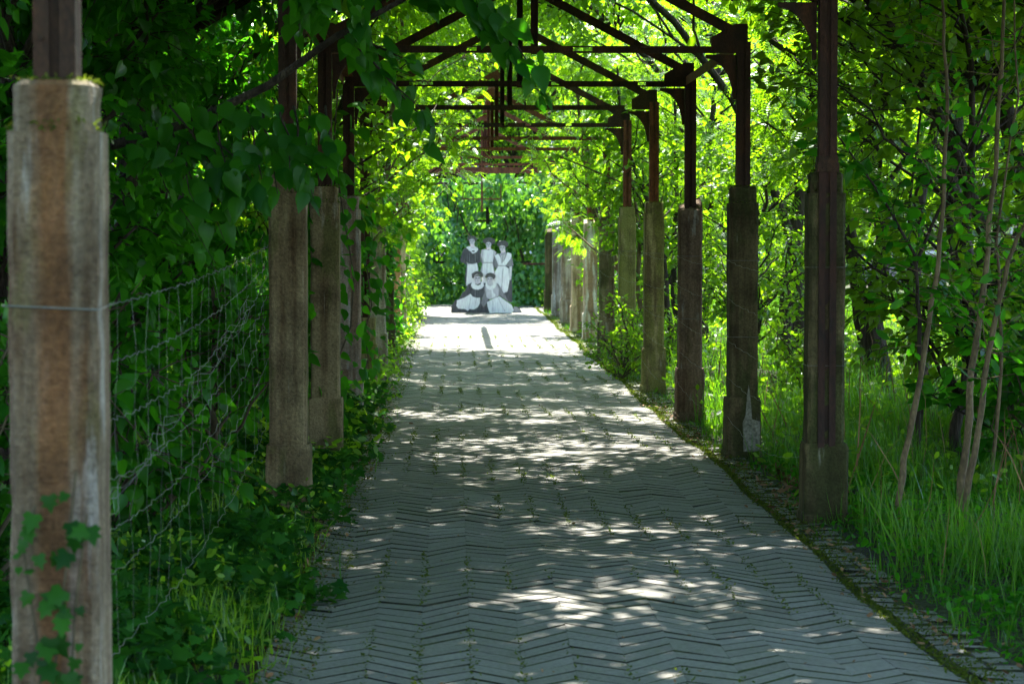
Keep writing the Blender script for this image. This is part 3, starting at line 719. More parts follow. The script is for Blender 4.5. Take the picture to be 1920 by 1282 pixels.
wf = MB(); wf.box(1.4,1.5,.1,.2,0,2.2); wf.box(3.9,4,.1,.2,0,2.2); wf.box(1.5,3.9,.1,.2,0,.1); wf.box(1.5,3.9,.1,.2,2.1,2.2); wf.box(2.65,2.75,.1,.2,.1,2.1)
w0 = wf.build('window', fm, bt); wg.parent = w0
first = True
for i in range(9):
    for z in (1.0, 5.2):
        o = w0 if first else copy_tree(w0, bt); first = False
        o.location = (-18+i*4, 0, z)

# ================================================================== VEGETATION
LM = M['linden']; BK = M['bark']
protos = {
 'linA': make_tree_meshes(1, 6.5, .09, 1.5, .5, 6.3, 54, 165, .55, 'heart', .088, LM, BK, (.3,.2), .55),
 'linB': make_tree_meshes(2, 6.0, .07, 1.4, .4, 5.8, 50, 165, .55, 'heart', .092, LM, BK, (-.3,.1), .55),
 'canA': make_tree_meshes(3, 11, .15, 3.5, 4.1, 9.2, 80, 200, .9, 'oval', .17, LM, BK, (3.6,.3), .4, bend=2.2),
 'canB': make_tree_meshes(4, 10, .13, 3.3, 4.0, 9, 80, 200, .9, 'oval', .17, M['far_leaf'], BK, (3.4,-.3), .4, bend=2.2),
 'robA': make_tree_meshes(5, 9, .11, 2.1, 2.2, 9, 50, 45, .6, 'pinnate', .26, M['robinia'], BK, (.8,.3), .35),
 'robB': make_tree_meshes(6, 8, .095, 1.9, 1.6, 8, 46, 45, .6, 'pinnate', .25, M['robinia'], BK, (-.5,.2), .35),
 'farA': make_tree_meshes(7, 13, .18, 3.6, 1.0, 13.2, 105, 190, .95, 'diamond', .135, M['far_leaf'], BK, (.4,.2), .3),
 'farB': make_tree_meshes(8, 12, .15, 3.3, .8, 12.2, 100, 190, .9, 'diamond', .13, M['robinia'], BK, (-.5,.1), .3),
 'shrA': make_tree_meshes(9, 1.6, .02, .6, .15, 1.5, 20, 60, .28, 'oval', .085, M['far_leaf'], M['twig'], (.05,.05), .3),
 'shrB': make_tree_meshes(10, 1.4, .02, .6, .1, 1.3, 20, 60, .28, 'heart', .08, M['linden'], M['twig'], (-.05,.05), .4),
 'canC': make_tree_meshes(18, 8.6, .06, 1.9, 4.4, 7.6, 46, 230, .75, 'oval', .12, M['far_leaf'], BK, (6.1,0), .4, bend=2.2),  # crown bent over the path, shaped to shade the paving
 'robC': make_tree_meshes(15, 5.2, .045, 1.15, 1.3, 4.9, 26, 45, .45, 'pinnate', .22, M['robinia'], M['pale_bark'], (.9,.1), .35),
 'linC': make_tree_meshes(16, 5.0, .045, 1.1, .8, 4.8, 28, 110, .42, 'heart', .08, M['far_leaf'], BK, (.9,-.1), .45),
 'hazel': make_tree_meshes(12, 4.2, .035, 1.1, .7, 4.2, 36, 120, .5, 'heart', .068, M['far_leaf'], BK, (.3,-.1), .4, flat=.35),
}
def T(kind, x, y, sc, name, label, cat='tree', group=None, rz=None, szz=None):
    return place_tree(protos[kind], (x, y, float(hgt(np.array(x), np.array(y)))-.02), rz if rz is not None else rnd.uniform(0, 6.28), sc, name, label, cat, group, szz)

# left belt of lindens
GLn = 'linden trees in the dense belt left of the path'
left = [(-2.3,9.3,'linA',.95,'dark leafy linden behind the wire fence, nearest the front pillar'),
 (-3.0,12.0,'linB',1.0,'linden behind the slack wire mesh, left of the first pillar behind it'),
 (-2.2,14.6,'linA',.95,'linden whose big leaves hang beside the half hidden left pillar'),
 (-4.2,16.0,'linB',1.1,'linden deeper in the left belt behind the wire fence'),
 (-2.1,18.6,'linB',.9,'linden crowding the mossy topped left pillar'),
 (-3.6,20.5,'linA',1.1,'linden in the left belt behind the mossy topped pillar'),
 (-2.2,23.2,'linA',.85,'linden leaning over the broken stub with the long steel post'),
 (-2.3,27.5,'linB',.9,'linden between the broken stub and the grey pillar, left of the path'),
 (-4.6,26.0,'linA',1.15,'linden in the second row left of the broken stub'),
 (-2.5,32.0,'linA',.95,'linden left of the dark leaf covered pillar'),
 (-4.8,9.6,'linA',1.1,'linden at the far left edge behind the blurred front pillar')]
for x, y, k, s, lb in left: T(k, x-.75, y, s, 'linden_tree', lb, group=GLn)
midl = [(-6.5,22,'robA',1.0,'feathery robinia glimpsed through the left lindens, nearest of them'),
 (-7.5,30,'robB',1.15,'feathery robinia glimpsed behind the top of the wire fence, middle one'),
 (-5.0,36,'robA',1.0,'feathery robinia behind the left row of pillars, furthest back'),
 (-2.9,38.5,'robB',.8,'feathery robinia arching over the orange sunlit pillar'),
 (-3.0,45,'robA',.8,'feathery robinia left of the shrubs near the photo cut-out'),
 (-1.9,28.6,'robB',.55,'small feathery robinia hanging over the path left of the king posts'),(-1.75,34.6,'robA',.5,'small feathery robinia beside the orange pillar')]
for x, y, k, s, rz, lb in [(-1.75,24.0,'linC',1.0,.1,'young linden leaning over the path above the broken stub'),(-1.6,28.3,'robC',1.0,-.2,'young feathery robinia leaning over the path behind the stub'),
 (-1.6,32.2,'linC',.95,.2,'young linden leaning over the path before the orange pillar'),(-1.55,36.2,'robC',1.0,0,'young feathery robinia leaning over the path beside the orange pillar'),(-1.6,41.5,'linC',.95,-.1,'young linden leaning over the path behind the orange pillar'),
 (2.8,30.0,'linC',.85,pi,'young bright linden leaning over the path beyond the olive yellow pillar'),(2.75,35.5,'robC',.95,pi+.2,'young feathery robinia leaning over the path from the right row'),(2.7,40.0,'linC',.9,pi-.2,'young bright linden leaning over the path beyond the pale broken pillar')]:
    T(k, x, y, s, 'young_tree', lb, group='young trees leaning in over the pergola', rz=rz)
for x, y, k, s, lb in midl: T(k, x, y, s, 'robinia_tree', lb, group='robinias left of the path')

# canopy trees added overhead to shade the path (trunks stand outside the rows)
can = [(4.3,18.6,'canC',.95),(7.4,14.5,'canB',1.0),(-3.1,24.0,'canC',.95),(-3.1,27.6,'canC',1.0),(4.3,29.6,'canC',1.05),(-3.0,32.0,'canC',1.0),(4.3,34.2,'canC',1.0),(-3.1,36.2,'canC',.95),(4.3,50.2,'canC',1.0),(-3.3,52.4,'canC',1.0),(-4.6,8,'canA',1.0),(5.2,9.5,'canB',1.0),(-4.4,12.5,'canB',1.0),(5.4,14.5,'canA',1.0),(-4.4,17.5,'canA',1.0),(5.3,19.5,'canB',1.0),(-4.4,22.5,'canB',1.0),
 (-4.5,27.0,'canA',1.0),(-2.9,11,'canA',.95),(4.3,12.2,'canB',.95),(-2.9,16.0,'canB',.95),(4.6,17.2,'canA',.95),(-2.9,20.5,'canA',.9),(5.3,21.6,'canB',.85),(-4.5,3,'canB',1.0),(5.2,4,'canA',1.0),(10.5,11,'canA',1.0),
 (-5.5,-4,'canA',.9),(6.5,-3,'canB',.9)]  # these two are unseen, added behind the camera to cut sky light
cw = ['first','second','third','fourth','fifth','sixth','seventh','eighth','ninth','tenth','eleventh','twelfth','thirteenth','fourteenth','fifteenth','sixteenth','seventeenth','eighteenth']
cnt = {}
for i, (x, y, k, s) in enumerate(can):
    side = 'left' if x < .6 else 'right'
    if y < 0: lb = 'unseen shade tree added behind the viewer, at the ' + ('left' if x < -1 else 'right' if x > 1 else 'middle')
    else:
        key = side + (' back' if abs(x) > 7 else ''); cnt[key] = cnt.get(key, 0) + 1
        lb = 'tall shade tree added over the path from the %s, %s from the front' % (side, cw[cnt[key]-1]) if abs(x) < 7 else 'tall shade tree added deep in the %s wood, %s from the front' % (side, cw[cnt[key]-1])
    T(k, x, y, s, 'added_shade_tree', lb, group='tall trees added for shade', rz=(0 if x < .6 else pi) + rnd.uniform(-.2,.2)*(k != 'canC'))
# right woodland
rt = [(4.15,30.0,'robA',1.05,'dark leaning robinia trunk between the plaster patched pillar and the first right pillar',(0)),
 (4.6,25.6,'robB',1.1,'robinia with a dark trunk just right of the first right pillar',1.2),
 (5.5,24.0,'robA',1.1,'robinia leaning right, second trunk right of the first right pillar',2.1),
 (5.3,19.5,'hazel',1.3,'hazel with broad dark leaves behind the pale saplings',0),
 (3.7,17.5,'hazel',1.05,'young hazel with a thin black forked stem right of the first right pillar',2),
 (6.6,28,'robB',1.2,'robinia at the right edge behind the saplings',3),
 (5.35,41,'hazel',.85,'hazel in the sunlit meadow seen beside the plaster patched pillar',3),(6.6,46,'hazel',.9,'hazel further back in the sunlit meadow',5),
 (3.3,26.5,'hazel',.8,'low hazel between the reddish and the plaster patched pillars',1)]
for x, y, k, s, lb, rz in rt: T(k, x, y, s, 'hazel_tree' if k == 'hazel' else 'robinia_tree', lb, group='trees of the right woodland', rz=rz)
rf = [(3.6,34,'robB',.75,'bright robinia right above the olive pillar'),(5.2,38,'robA',1.0,'sunlit robinia behind the olive pillars'),(3.7,44,'robB',.8,'sunlit robinia behind the pale broken pillar'),
 (7.8,36,'robB',1.2,'sunlit robinia filling the gap beside the plaster patched pillar'),(5.8,47,'robA',1.1,'sunlit robinia beyond the beige pillar'),(9.5,42,'robA',1.3,'sunlit robinia beyond the first right pillar'),
 (2.95,31.6,'robB',.55,'small bright robinia right behind the olive pillar in the bush'),(2.9,37.2,'robA',.55,'small bright robinia behind the short pale pillar'),(2.9,43.4,'robB',.55,'small bright robinia behind the grey pillar with a rust run'),
 (3.8,52,'robA',.8,'sunlit robinia beside the last right pillars'),(9.8,33,'robB',1.3,'shaded robinia beyond the pale saplings')]
for x, y, k, s, lb in rf: T(k, x, y, s, 'robinia_tree', lb, group='sunlit robinias beyond the right row')
# far wood
fw = [(-13,48),(-9.5,52),(-6,56),(-12,62),(-8,66),(-4.4,63),(-1.5,69),(1.8,66),(5.2,64),(8.6,60),(12,56),(15.5,50),(16,60),(11.5,68),(7,73),(3,77),(-3.5,77),(-10,76),(13.4,40),(-9.5,40),(-13.5,36),(19,66),(-17,70)]
words = ['furthest left of the wood','left behind the robinias','left of the ivy hedge','behind the left belt','deep left of the hedge','rising left of the cut-out','straight above the cut-out','above the ivy hedge, right of the king posts','right of the king posts','right behind the sunlit robinias','behind the first right pillar','behind the saplings at the right','far behind the saplings','deep right of the hedge','before the brick building on the right','before the middle of the brick building','before the left part of the brick building','far left at the back','at the right edge of the meadow','left edge of the meadow','at the far left edge','rightmost at the back','leftmost at the back']
for i, ((x, y), wd) in enumerate(zip(fw, words)):
    T('farA' if i % 2 else 'farB', x, y, 1.0 + .12*((i*7) % 5 - 2)/2, 'woodland_tree', 'tall background tree, '+wd, group='trees of the far wood')

# end ivy hedge on an old steel frame
hd = empty('ivy_hedge', (.8, 57.5, 0), 0, 'tall dense ivy hedge closing the path behind the photo cut-out', 'hedge')
n = 15000
X_ = rng.uniform(-4.2, 4.2, n); Z_ = rng.uniform(0, 3.3, n)
bulge = .6*np.sin(X_*1.9+1)*np.cos(Z_*2.1) + .22*np.sin(X_*4.3+Z_*3.7)
topz = 3.1 + .18*np.sin(X_*2.3) + .12*np.sin(X_*5.7)
keep = Z_ < topz; hole = (np.sin(X_*3.1+2)*np.sin(Z_*3.3+.6) > .72); keep &= ~hole
Y_ = -bulge - np.abs(rng.normal(0,.16,n)) + .3*(Z_/3.2)**4
P = np.stack([X_, Y_, Z_], 1)[keep]; P = np.concatenate([P, np.stack([rng.uniform(-4.2,4.2,7000), rng.uniform(.5,1.1,7000), rng.uniform(0,3.1,7000)],1)]); n = len(P)
Tn = np.tile([0,-.35,-.85], (n,1)) + rng.normal(0,.4,(n,3)); Nn = np.tile([0,-1,.65],(n,1)) + rng.normal(0,.42,(n,3))
link_mesh('foliage', leaf_mesh('foliage', P, Tn, Nn, rng.uniform(.07,.15,n), 'heart', M['hedge']), hd)
b = MB(); 
for x in (-4,-2,0,2,4): b.box(x-.04,x+.04,.35,.43,0,3.0)
for z in (1.0,2.0,2.9): b.box(-4.2,4.2,.30,.34,z,z+.05)
for q in range(40):
    x = rng.uniform(-4,4); b.tube(wob((x,.2,0),(x+rng.uniform(-.8,.8),.1,3), 7, .5, rnd), .014, 5)
b.build('frame', M['bark'], hd)
lamp = empty('iron_rod', (XC-.02, D[10]+.11, 0), 0, 'thin rusty iron rod with curled crosspiece hanging from the last truss', 'iron rod')
b = MB(); b.tube([(0,0,2.15),(0,0,3.93)], .022, 8); b.build('rod', M['red_steel'], lamp)
b = MB(); b.box(-.40,.40,-.012,.012,2.40,2.425)
for sx in (-1,1): b.tube([(sx*(.15+.10*sin(a_)),0,2.44+.10*(1-cos(a_))) for a_ in np.linspace(0,4.6,14)], .007, 5); b.box(sx*.39-.01,sx*.39+.01,-.011,.011,2.425,2.72)
b.build('crosspiece', M['red_steel'], lamp)
gp = empty('iron_post', (2.75, 54.5, 0), 0, 'rusty iron post with a horizontal rail right of the cut-out', 'post')
b = MB(); b.box(-.05,.05,-.05,.05,-.1,1.9); b.build('pole', M['steel'], gp); b = MB(); b.box(-1.2,-.05,-.02,.02,1.0,1.05); b.build('rail', M['steel'], gp)

# shrubs
sh = [(-1.25,40.5,'shrA',1.0,'bright shrub at the foot of the pillar behind the orange one'),(-1.2,43.8,'shrA',1.1,'bright shrub overhanging the sunlit paving on the left'),(-1.0,47.2,'shrA',.95,'bright shrub left of the photo cut-out, touching the path'),
 (-1.5,50.5,'shrA',1.3,'shrub at the left corner of the photo cut-out'),(-1.4,36.0,'shrB',1.0,'shrub beside the orange sunlit pillar'),(-1.5,31.4,'shrB',1.0,'shrub between the grey and the dark left pillars'),
 (1.86,27.2,'shrA',.72,'low bright bush spilling onto the path between the olive pillars'),(2.5,28.0,'shrA',.8,'shrub behind the olive yellow pillar'),(2.9,36,'shrA',.9,'shrub behind the pillar with the whitish streak'),
 (2.9,41,'shrA',1.0,'shrub behind the beige pillar'),(2.9,47,'shrB',1.1,'dark shrub beside the last right pillars'),(3.3,22.5,'shrA',.8,'sunlit shrub between the reddish and plaster patched pillars'),
 (-1.6,24.8,'shrB',.9,'dark shrub at the foot of the broken stub'),(-1.5,20.2,'shrB',1.0,'dark shrub behind the mossy topped left pillar'),(-1.6,16.2,'shrB',1.1,'dark shrub between the first two left pillars behind the fence'),
 (-1.75,12.2,'shrB',1.1,'dark shrub behind the far end of the wire mesh'),(-1.9,9.6,'shrB',1.0,'dark shrub behind the near end of the wire mesh'),(3.9,15.5,'shrB',1.0,'dark shrub behind the pale saplings'),(4.6,18.5,'shrB',1.2,'dark shrub at the right edge of the wood')]
for x, y, k, s, lb in sh: T(k, x, y, s, 'shrub', lb, 'shrub', 'shrubs along the path')

# pale saplings on the right (traced paths at their own depth)
def stem_tree(name, stems, mat, leaves, label, group, lshape='oval', lsize=.09, lmat='linden', droop=.35, parts=('stem','leaves'), cat='sapling'):
    t = empty(name, stems[0][0][0], 0, label, cat, group); o0 = Vector(stems[0][0][0]); P = []; Td = []
    b = MB()
    for pts, r0 in stems:
        pp = []
        for i in range(len(pts)-1):
            a, c = Vector(pts[i]), Vector(pts[i+1])
            for q in range(4): pp.append(a.lerp(c, q/4) - o0 + Vector((rnd.uniform(-1,1),rnd.uniform(-1,1),0))*.008)
        pp.append(Vector(pts[-1])-o0); n_ = len(pp)
        b.tube(pp, [r0*(1-.75*i/n_)*(1+.08*sin(i*2.3)) for i in range(n_)], 7)
        for i in range(n_//3, n_):
            for q in range(2):
                d = Vector((rnd.uniform(-1,1), rnd.uniform(-1,1), rnd.uniform(-.1,.6))).normalized(); L = rnd.uniform(.2,.5)
                tw = wob(pp[i], pp[i]+d*L, 3, .2, rnd); b.tube(tw, [.004,.003,.002,.001], 3, cap=False)
                for z in range(leaves):
                    t_ = rnd.uniform(.2,1)*3; j = min(2,int(t_)); P.append(tuple(tw[j].lerp(tw[j+1],t_-j)+Vector((rnd.gauss(0,.03),rnd.gauss(0,.03),rnd.gauss(0,.02))))); Td.append(tuple(d))
    b.build(parts[0], mat, t, smooth=True)
    P = np.array(P); TT, Nn = leaf_dirs(len(P), np.array(Td), .5, .6, droop)
    link_mesh(parts[1], leaf_mesh(parts[1], P, TT, Nn, lsize*rng.uniform(.6,1.2,len(P)), lshape, M[lmat]), t)
    return t
GS = 'saplings in the grass at the right'
stem_tree('sapling', [([(2.44,13.2,0),(2.50,13.25,.4),(2.60,13.3,.9),(2.69,13.35,1.4),(2.74,13.4,1.85),(2.75,13.4,2.4),(2.72,13.4,3.0),(2.85,13.5,4.2)], .021)], M['pale_bark'], 4, 'single pale sapling leaning right, left of the double one', GS)
stem_tree('sapling', [([(2.74,13.0,0),(2.79,13.05,.4),(2.84,13.1,.9),(2.92,13.15,1.4),(2.98,13.2,2.0),(3.02,13.2,2.7),(3.1,13.3,4.0)], .026), ([(2.76,13.0,0),(2.82,12.95,.45),(2.90,12.95,1.0),(2.99,12.9,1.5),(3.09,12.9,1.75),(3.2,12.9,2.3)], .022)], M['pale_bark'], 4, 'pale double-stemmed sapling near the right edge', GS)
stem_tree('sapling', [([(3.12,16.1,0),(3.14,16.1,.6),(3.13,16.1,1.1),(3.10,16.1,1.5),(2.9,16.2,1.9),(2.6,16.2,2.3)], .02), ([(3.10,16.1,1.45),(3.25,16.1,1.8),(3.5,16.2,2.3),(3.9,16.2,3.2)], .014)], BK, 5, 'thin black forked sapling between the first right pillar and the pale ones', GS, 'heart', .1)
stem_tree('sapling', [([(3.55,15.8,0),(3.65,15.8,.5),(3.95,15.8,1.0),(4.4,15.9,1.6)], .018), ([(3.6,15.8,.35),(3.3,15.7,.5),(3.1,15.7,.62)], .012)], BK, 5, 'dark low crooked sapling leaning out of the right edge', GS, 'heart', .1)
stem_tree('sapling', [([(3.35,14.9,0),(3.42,14.9,.8),(3.38,14.9,1.6),(3.5,14.9,2.5),(3.45,14.9,3.8)], .014)], M['pale_bark'], 4, 'very thin straight sapling behind the double-stemmed one', GS)
stem_tree('sapling', [([(3.7,19.0,0),(3.75,19,.9),(3.6,19,1.8),(3.72,19,2.8),(3.65,19,4.2)], .02), ([(3.75,19,.9),(4.0,19,1.6),(4.3,19,2.4)], .012)], BK, 4, 'dark forked sapling just right of the first right pillar, further back', GS)
stem_tree('sapling', [([(2.45,30.2,0),(2.3,30.1,1.0),(2.33,30.0,1.7),(2.22,30.0,2.3),(2.1,30.0,2.9),(2.05,30,3.5)], .035), ([(2.33,30.0,1.7),(2.1,29.9,2.3),(1.5,29.8,2.55),(1.0,29.8,2.75)], .016)], M['pale_bark'], 5, 'slim pale barked tree arching over the path from behind the olive yellow pillar', GS, 'oval', .1, 'robinia')
for lb, stems in (('robinia with a rough straight trunk right behind the first right pillar', [([(4.5,25.7,0),(4.35,25.7,1.0),(4.2,25.8,2.0),(4.5,25.9,3.2),(4.8,26,4.6)], .11), ([(4.2,25.8,2.0),(3.9,25.8,2.8),(3.7,25.8,4.0)], .05)]),
  ('robinia with a dark trunk curving right, between first right pillar and single sapling', [([(4.75,23.8,0),(4.55,23.8,.8),(4.6,23.8,1.9),(4.85,23.9,3.0),(4.95,24,4.6)], .10)]),
  ('leaning robinia trunk seen between the plaster patched and first right pillars', [([(4.12,30,0),(4.2,30,1.1),(4.35,30,2.4),(4.5,30,3.4),(4.55,30,5)], .12)]),
  ('thin dark robinia trunk behind the gap of the two pale saplings', [([(4.9,21,0),(5.0,21,.8),(4.75,21,1.6),(5.0,21.1,2.6),(5.3,21.2,4.2)], .07)])):
    stem_tree('robinia_tree', stems, BK, 4, lb, 'trees of the right woodland', 'pinnate', .22, 'robinia', parts=('trunk','crown'), cat='tree')
# left tree trunk seen top left
T('linB', -2.9, 15.3, 1.05, 'linden_tree', 'linden with the dark upright trunk at the top left', group=GLn, rz=.3)

# overhanging linden branch at the top, leaves hanging in front of the trusses
ob = empty('linden_branch', (-1.5, 12.3, 3.0), 0, 'overhanging linden branch with large dark leaves across the top centre', 'branch'); o0 = Vector((-1.5,12.3,3.0))
b = MB(); P = []; Td = []
main = [(-3.2,12.7,1.5),(-2.3,12.5,1.95),(-1.35,12.4,2.22),(-.95,12.3,2.4),(-.6,12.2,2.64),(-.2,12.1,2.85),(.2,12.0,2.9)]
b.tube([Vector(p)-o0 for p in main], [.035,.03,.024,.022,.018,.013,.008], 7)
subs = []
for i in range(16):
    x = rnd.uniform(-.9,.15); y = rnd.uniform(11.5,13.0); z = rnd.uniform(2.78,3.2); subs.append(((x,y,z),(x+rnd.uniform(-.1,.5),y+rnd.uniform(-.3,.3),z-rnd.uniform(.05,.3))))
subs += [((-.2,12.1,2.9),(.18,12.0,2.72)),((.0,12.0,2.86),(.36,11.9,2.60)),((.1,12,2.85),(.46,11.9,2.38)),((.15,12,2.72),(.47,11.9,2.30)),((-.55,12.2,2.66),(-.2,12.1,2.48)),((-.5,12.2,2.60),(-.12,12.1,2.22)),((-.4,12.2,2.5),(-.08,12.1,2.14)),((-1.45,12.3,2.3),(-1.05,12.1,1.75)),((-1.45,12.3,2.2),(-1.15,12.1,1.6)),((-1.6,12.3,2.2),(-1.2,12.1,1.5))]
for i in range(9): subs.append(((-1.3+.08*i,12.35,2.3),(-1.12+.06*i,12.0,rnd.uniform(1.75,2.05))))
for i in range(16):
    t_ = i/15; x = -3.0+1.7*t_; subs.append(((x,12.4,1.6+.6*t_),(x+rnd.uniform(-.2,.35),11.9+rnd.uniform(-.2,.2),1.6+.6*t_+rnd.uniform(-.45,.35))))
for a, c in subs:
    tw = [q-o0 for q in wob(a, c, 4, .2, rnd)]; b.tube(tw, [.007,.006,.005,.003,.002], 4)
    for q in range(15):
        t_ = rnd.uniform(0,1)*4; j = min(3,int(t_)); P.append(tuple(tw[j].lerp(tw[j+1],t_-j)+Vector((rnd.gauss(0,.03),rnd.gauss(0,.05),rnd.gauss(0,.03))))); d = Vector(c)-Vector(a); Td.append(tuple(d.normalized()+Vector((0,0,-.6))))
b.build('limb', BK, ob, smooth=True)
P = np.array(P); n = len(P); Tt = nrm(np.array(Td)) + rng.normal(0,.35,(n,3)); Nn = np.tile([.1,-.7,.8],(n,1)) + rng.normal(0,.45,(n,3))
link_mesh('leaves', leaf_mesh('leaves', P, Tt, Nn, rng.uniform(.06,.13,n), 'heart', LM), ob)

# ivy climbing on the big front pillar
iv = empty('climbing_ivy', (XL, 5.66, 0), 0, 'ivy climbing the front of the big blurred pillar', 'ivy')
b = MB(); P = []
for q, path in enumerate([[(-.02,.0),(-.03,.3),(.0,.6),(.03,.85),(.055,1.08)],[(-.02,.0),(-.06,.35),(-.03,.62),(-.07,.9),(-.04,1.0)],[(.0,.0),(.03,.4),(.05,.75),(.08,.98)],[(-.05,0),(-.09,.3),(-.08,.55)]]):
    pts = [Vector((x,-.012,z)) for x,z in path]; b.tube(pts, .003, 4)
    for i in range(len(pts)-1):
        for t_ in np.linspace(0,1,12): P.append(tuple(pts[i].lerp(pts[i+1],t_)+Vector((rnd.gauss(0,.026),-.012-abs(rnd.gauss(0,.012)),rnd.gauss(0,.02)))))
b.build('stem', M['twig'], iv)
P = np.array(P); P = P[rng.random(len(P)) < np.clip(1.25-P[:,2]*.8,.2,1)]; n = len(P)
link_mesh('leaves', leaf_mesh('leaves', P, np.tile([0,-.25,-1.],(n,1))+rng.normal(0,.5,(n,3)), np.tile([0,-1,.3],(n,1))+rng.normal(0,.25,(n,3)), rng.uniform(.022,.06,n), 'ivy', M['ivy']), iv)

# climbers wrapping the left row
for k, lb in ((2,'leafy climber hanging on the mossy topped left pillar'),(3,'leafy climber beside the plain grey brown left pillar'),(5,'leafy climber on the grey pillar behind the stub'),(6,'leafy climber hiding the dark left pillar'),(8,'bright climber on the pillar behind the orange one'),(9,'bright climber on the second pillar behind the orange one'),(10,'climber on the left pillar beside the photo cut-out')):
    t = empty('climber', (XL-.1, D[k], 0), 0, lb, 'climbing plant', 'climbers on the left pillars'); b = MB(); P = []
    for q in range(7):
        x = rnd.uniform(-.35,.12); y = rnd.uniform(.15,1.6); pts = wob((x,y,0),(x+rnd.uniform(-.15,.22),y+rnd.uniform(-.3,.1),rnd.uniform(1.6,2.9)), 8, .35, rnd); b.tube(pts, .006, 4)
        for i in range(8):
            for z in range(14 if k > 2 else 9): P.append(tuple(pts[i].lerp(pts[i+1],rnd.random())+Vector((rnd.gauss(0,.11),rnd.gauss(0,.13),rnd.gauss(0,.05)))))
    b.build('stem', M['twig'], t); P = np.array(P); n = len(P); TT, Nn = leaf_dirs(n, np.tile([.4,-.6,-.3],(n,1)), .5, .6, .5)
    link_mesh('leaves', leaf_mesh('leaves', P, TT, Nn+np.array([.2,-.5,0]), rng.uniform(.06,.12,n), 'heart', LM if k < 8 else M['robinia']), t)

# ---------------- ground cover (stuff)
def ground_leaves(name, n, xr, yr, zmax, size, shape, mat, dens=None, kind='stuff', tilt=.5):
    x = rng.uniform(*xr, n); y = yr[0] + (yr[1]-yr[0])*rng.random(n)
    if dens is not None: k = rng.random(n) < dens(x, y); x, y = x[k], y[k]
    n = len(x); lump = .5+.5*np.sin(x*3.1+y*1.7)*np.cos(y*2.3-x*1.1)
    z = hgt(x, y) + zmax*rng.random(n)**.8*(.35+.65*lump)
    P = np.stack([x,y,z],1); TT, Nn = leaf_dirs(n, None, tilt, .5, .25)
    o = link_mesh(name, leaf_mesh(name, P, TT, Nn, size*rng.uniform(.5,1.25,n), shape, mat)); tag(o, kind=kind); return o
def edge_l(x, y): e = -.66 + .09*np.sin(y*1.9)+.07*np.sin(y*4.7+1) ; return np.clip((e-x)/.25+.1, 0, 1)
def edge_r(x, y): e = 2.02 + .06*np.sin(y*1.7) + .04*np.sin(y*5.1); return np.clip((x-e)/.35, 0, 1)
ground_leaves('ivy_ground_cover', 34000, (-2.6,-.45), (6,24), .30, .07, 'ivy', M['ivy'], edge_l)
ground_leaves('herb_ground_cover', 34000, (-3.5,-.5), (15,56), .42, .08, 'oval', M['far_leaf'], edge_l)
ground_leaves('herb_ground_cover', 22000, (2.1,9), (14,58), .40, .085, 'oval', M['far_leaf'], edge_r)
ground_leaves('herb_ground_cover', 20000, (1.86,4.5), (7,18), .14, .05, 'oval', M['linden'], edge_r)
def grass(name, n, xr, yr, h, mat, dens=None, clump=.0):
    x = rng.uniform(*xr, n); y = yr[0] + (yr[1]-yr[0])*rng.random(n)
    if dens is not None: k = rng.random(n) < dens(x, y); x, y = x[k], y[k]
    n = len(x); z = hgt(x, y)-.02
    lump = .5+.5*np.sin(x*3.3+y*1.1+.5)*np.cos(y*1.9-x*1.8)
    P = np.stack([x,y,z],1); a = rng.random(n)*2*pi
    TT = np.stack([.28*np.cos(a),.28*np.sin(a),np.ones(n)],1) + rng.normal(0,.24,(n,3)); Nn = np.stack([-np.cos(a),-np.sin(a),.2*np.ones(n)],1)
    S = h*rng.uniform(.45,1.15,n)*(.5+.5*lump); W = rng.uniform(.35,.8,n)*(.35/h)
    o = link_mesh(name, leaf_mesh(name, P, TT, Nn, S, 'blade', mat, W=W)); tag(o, kind='stuff')
def dr(x, y): e = 2.1+.05*np.sin(y*2.1); return np.clip((x-e)/.5, 0, 1)*(.55+.45*np.sin(x*2+y*1.3))
def dl(x, y): e = -.78+.05*np.sin(y*2.1); return np.clip((e-x)/.4, 0.03, 1)*(.35+.4*np.sin(x*2+y*1.3))
grass('tall_grass', 42000, (2.1,5.5), (8,22), .46, M['grass'], dr)
grass('tall_grass', 52000, (2.2,11), (20,58), .62, M['grass'], dr)
grass('verge_grass', 34000, (-2.0,-.5), (6,56), .25, M['grass'], dl)
grass('verge_grass', 30000, (1.86,2.6), (8,56), .17, M['grass'], lambda x, y: (.5+.5*np.sin(y*1.9+x*3))*(x > 2.04+.09*np.sin(y*1.3)+.06*np.sin(y*3.7)))
n_ = 900; x = rng.uniform(2.3,8,n_); y = rng.uniform(9,45,n_); P = np.stack([x,y,hgt(x,y)],1)
tag(link_mesh('dry_stalks', leaf_mesh('dry_stalks', P, np.tile([0,0,1.],(n_,1))+rng.normal(0,.25,(n_,3)), rng.normal(0,1,(n_,3)), rng.uniform(.3,.8,n_), 'blade', M['litter'], W=np.full(n_,.35))), kind='stuff')
xm = rng.normal(1.893,.022,26000); ym = rng.uniform(7,56,26000); xj = -.74 + .20*rng.integers(0,14,26000) + rng.normal(0,.014,26000); yj = rng.uniform(7,40,26000)
kj = (np.sin(xj*3+yj*.8)+np.sin(yj*2.3+xj) > .1) & (xj < 1.88); xe = rng.normal(2.0,.07,14000); ye = rng.uniform(7,50,14000); xl = rng.normal(-.68,.07,12000); yl = rng.uniform(7,50,12000)
xm = np.concatenate([xm, xj[kj], xe, xl]); ym = np.concatenate([ym, yj[kj], ye, yl]); n_ = len(xm); TT, Nn = leaf_dirs(n_, None, .6, .6, -.2)
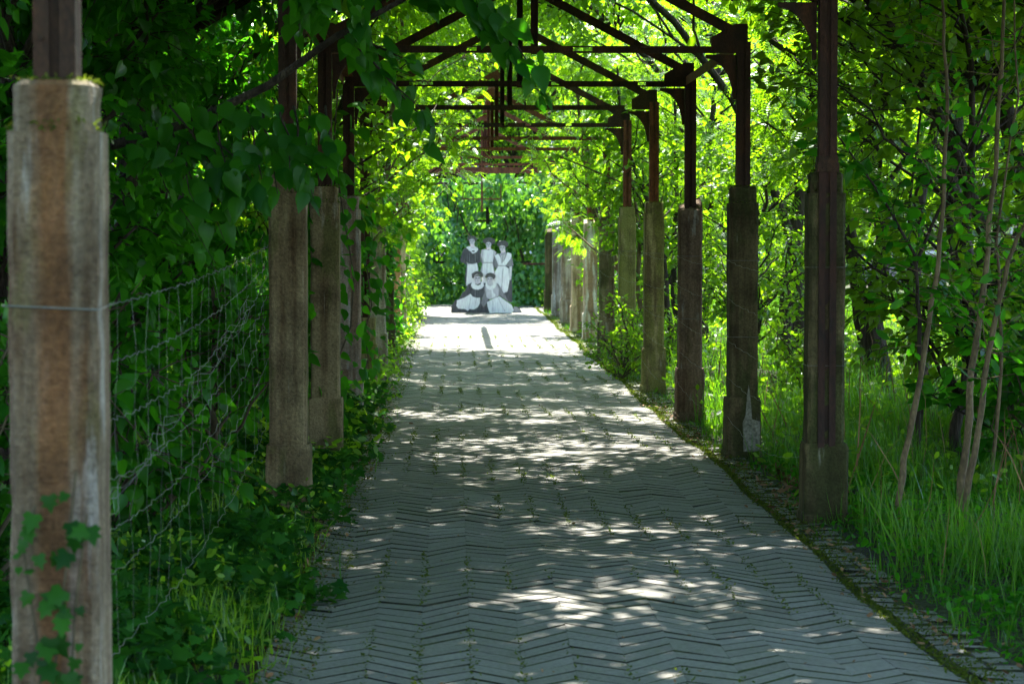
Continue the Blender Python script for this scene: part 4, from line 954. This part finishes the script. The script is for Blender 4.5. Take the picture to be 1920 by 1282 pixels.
zm = np.where((xm > 1.865) & (xm < 1.925), -.006, .004) + .012*rng.random(n_) + .016*np.sin(xm*2.1+ym*.6) + .013*np.sin(ym*1.35-xm*1.7) + .007*np.sin(ym*3.1+xm*4)
tag(link_mesh('joint_moss', leaf_mesh('joint_moss', np.stack([xm,ym,zm],1), TT, Nn, rng.uniform(.008,.022,n_), 'oval', M['moss'])), kind='stuff')
grass('verge_grass', 9000, (-1.7,-.62), (7,15), .30, M['far_leaf'], lambda x, y: np.clip((-.66-x)/.2, 0, 1)*(np.sin(y*2.3+x*2) > -.2))
ground_leaves('herb_ground_cover', 5000, (-1.7,-.6), (7,16), .34, .05, 'oval', M['far_leaf'], lambda x, y: (np.sin(y*1.7+x*3) > .1)*np.clip((-.66-x)/.2, 0, 1))
# tufts in the gutter and joints
def dg(x, y): return np.where((np.abs(x-1.905) < .028) & (np.sin(y*2.7)+np.sin(y*6.1) > -.9), 1, .0)
grass('joint_moss', 120000, (1.85,1.96), (7,56), .035, M['grass'], dg)
def dj(x, y):
    ph = ((x+.74) % CW); ph = np.minimum(ph, CW-ph); return np.where((ph < .009) & (np.sin(x*3+y*.8)+np.sin(y*2.3+x) > .35), .6, 0.)
grass('joint_moss', 260000, (-.74,1.86), (7,45), .024, M['grass'], dj)
# leaf litter
def litter(n, fx, fy, size=.055):
    x = fx(n); y = fy(n); z = np.maximum(hgt(x,y), np.where((x>-.75)&(x<2.05), .004, -1)) + .012*rng.random(n)+.012
    P = np.stack([x,y,z],1); TT, Nn = leaf_dirs(n, None, .35, .4, 0.)
    tag(link_mesh('leaf_litter', leaf_mesh('leaf_litter', P, TT, Nn, size*rng.uniform(.4,1.2,n), 'oval', M['litter'])), kind='stuff')
litter(900, lambda n: rng.normal(2.22,.10,n), lambda n: rng.uniform(14.2,17.3,n), .075)
litter(600, lambda n: rng.normal(2.0,.12,n), lambda n: rng.uniform(8,24,n), .04)
litter(450, lambda n: rng.normal(-.70,.09,n), lambda n: rng.uniform(8,26,n), .04)
litter(1000, lambda n: rng.uniform(-.7,1.9,n), lambda n: rng.uniform(7.5,40,n), .018)
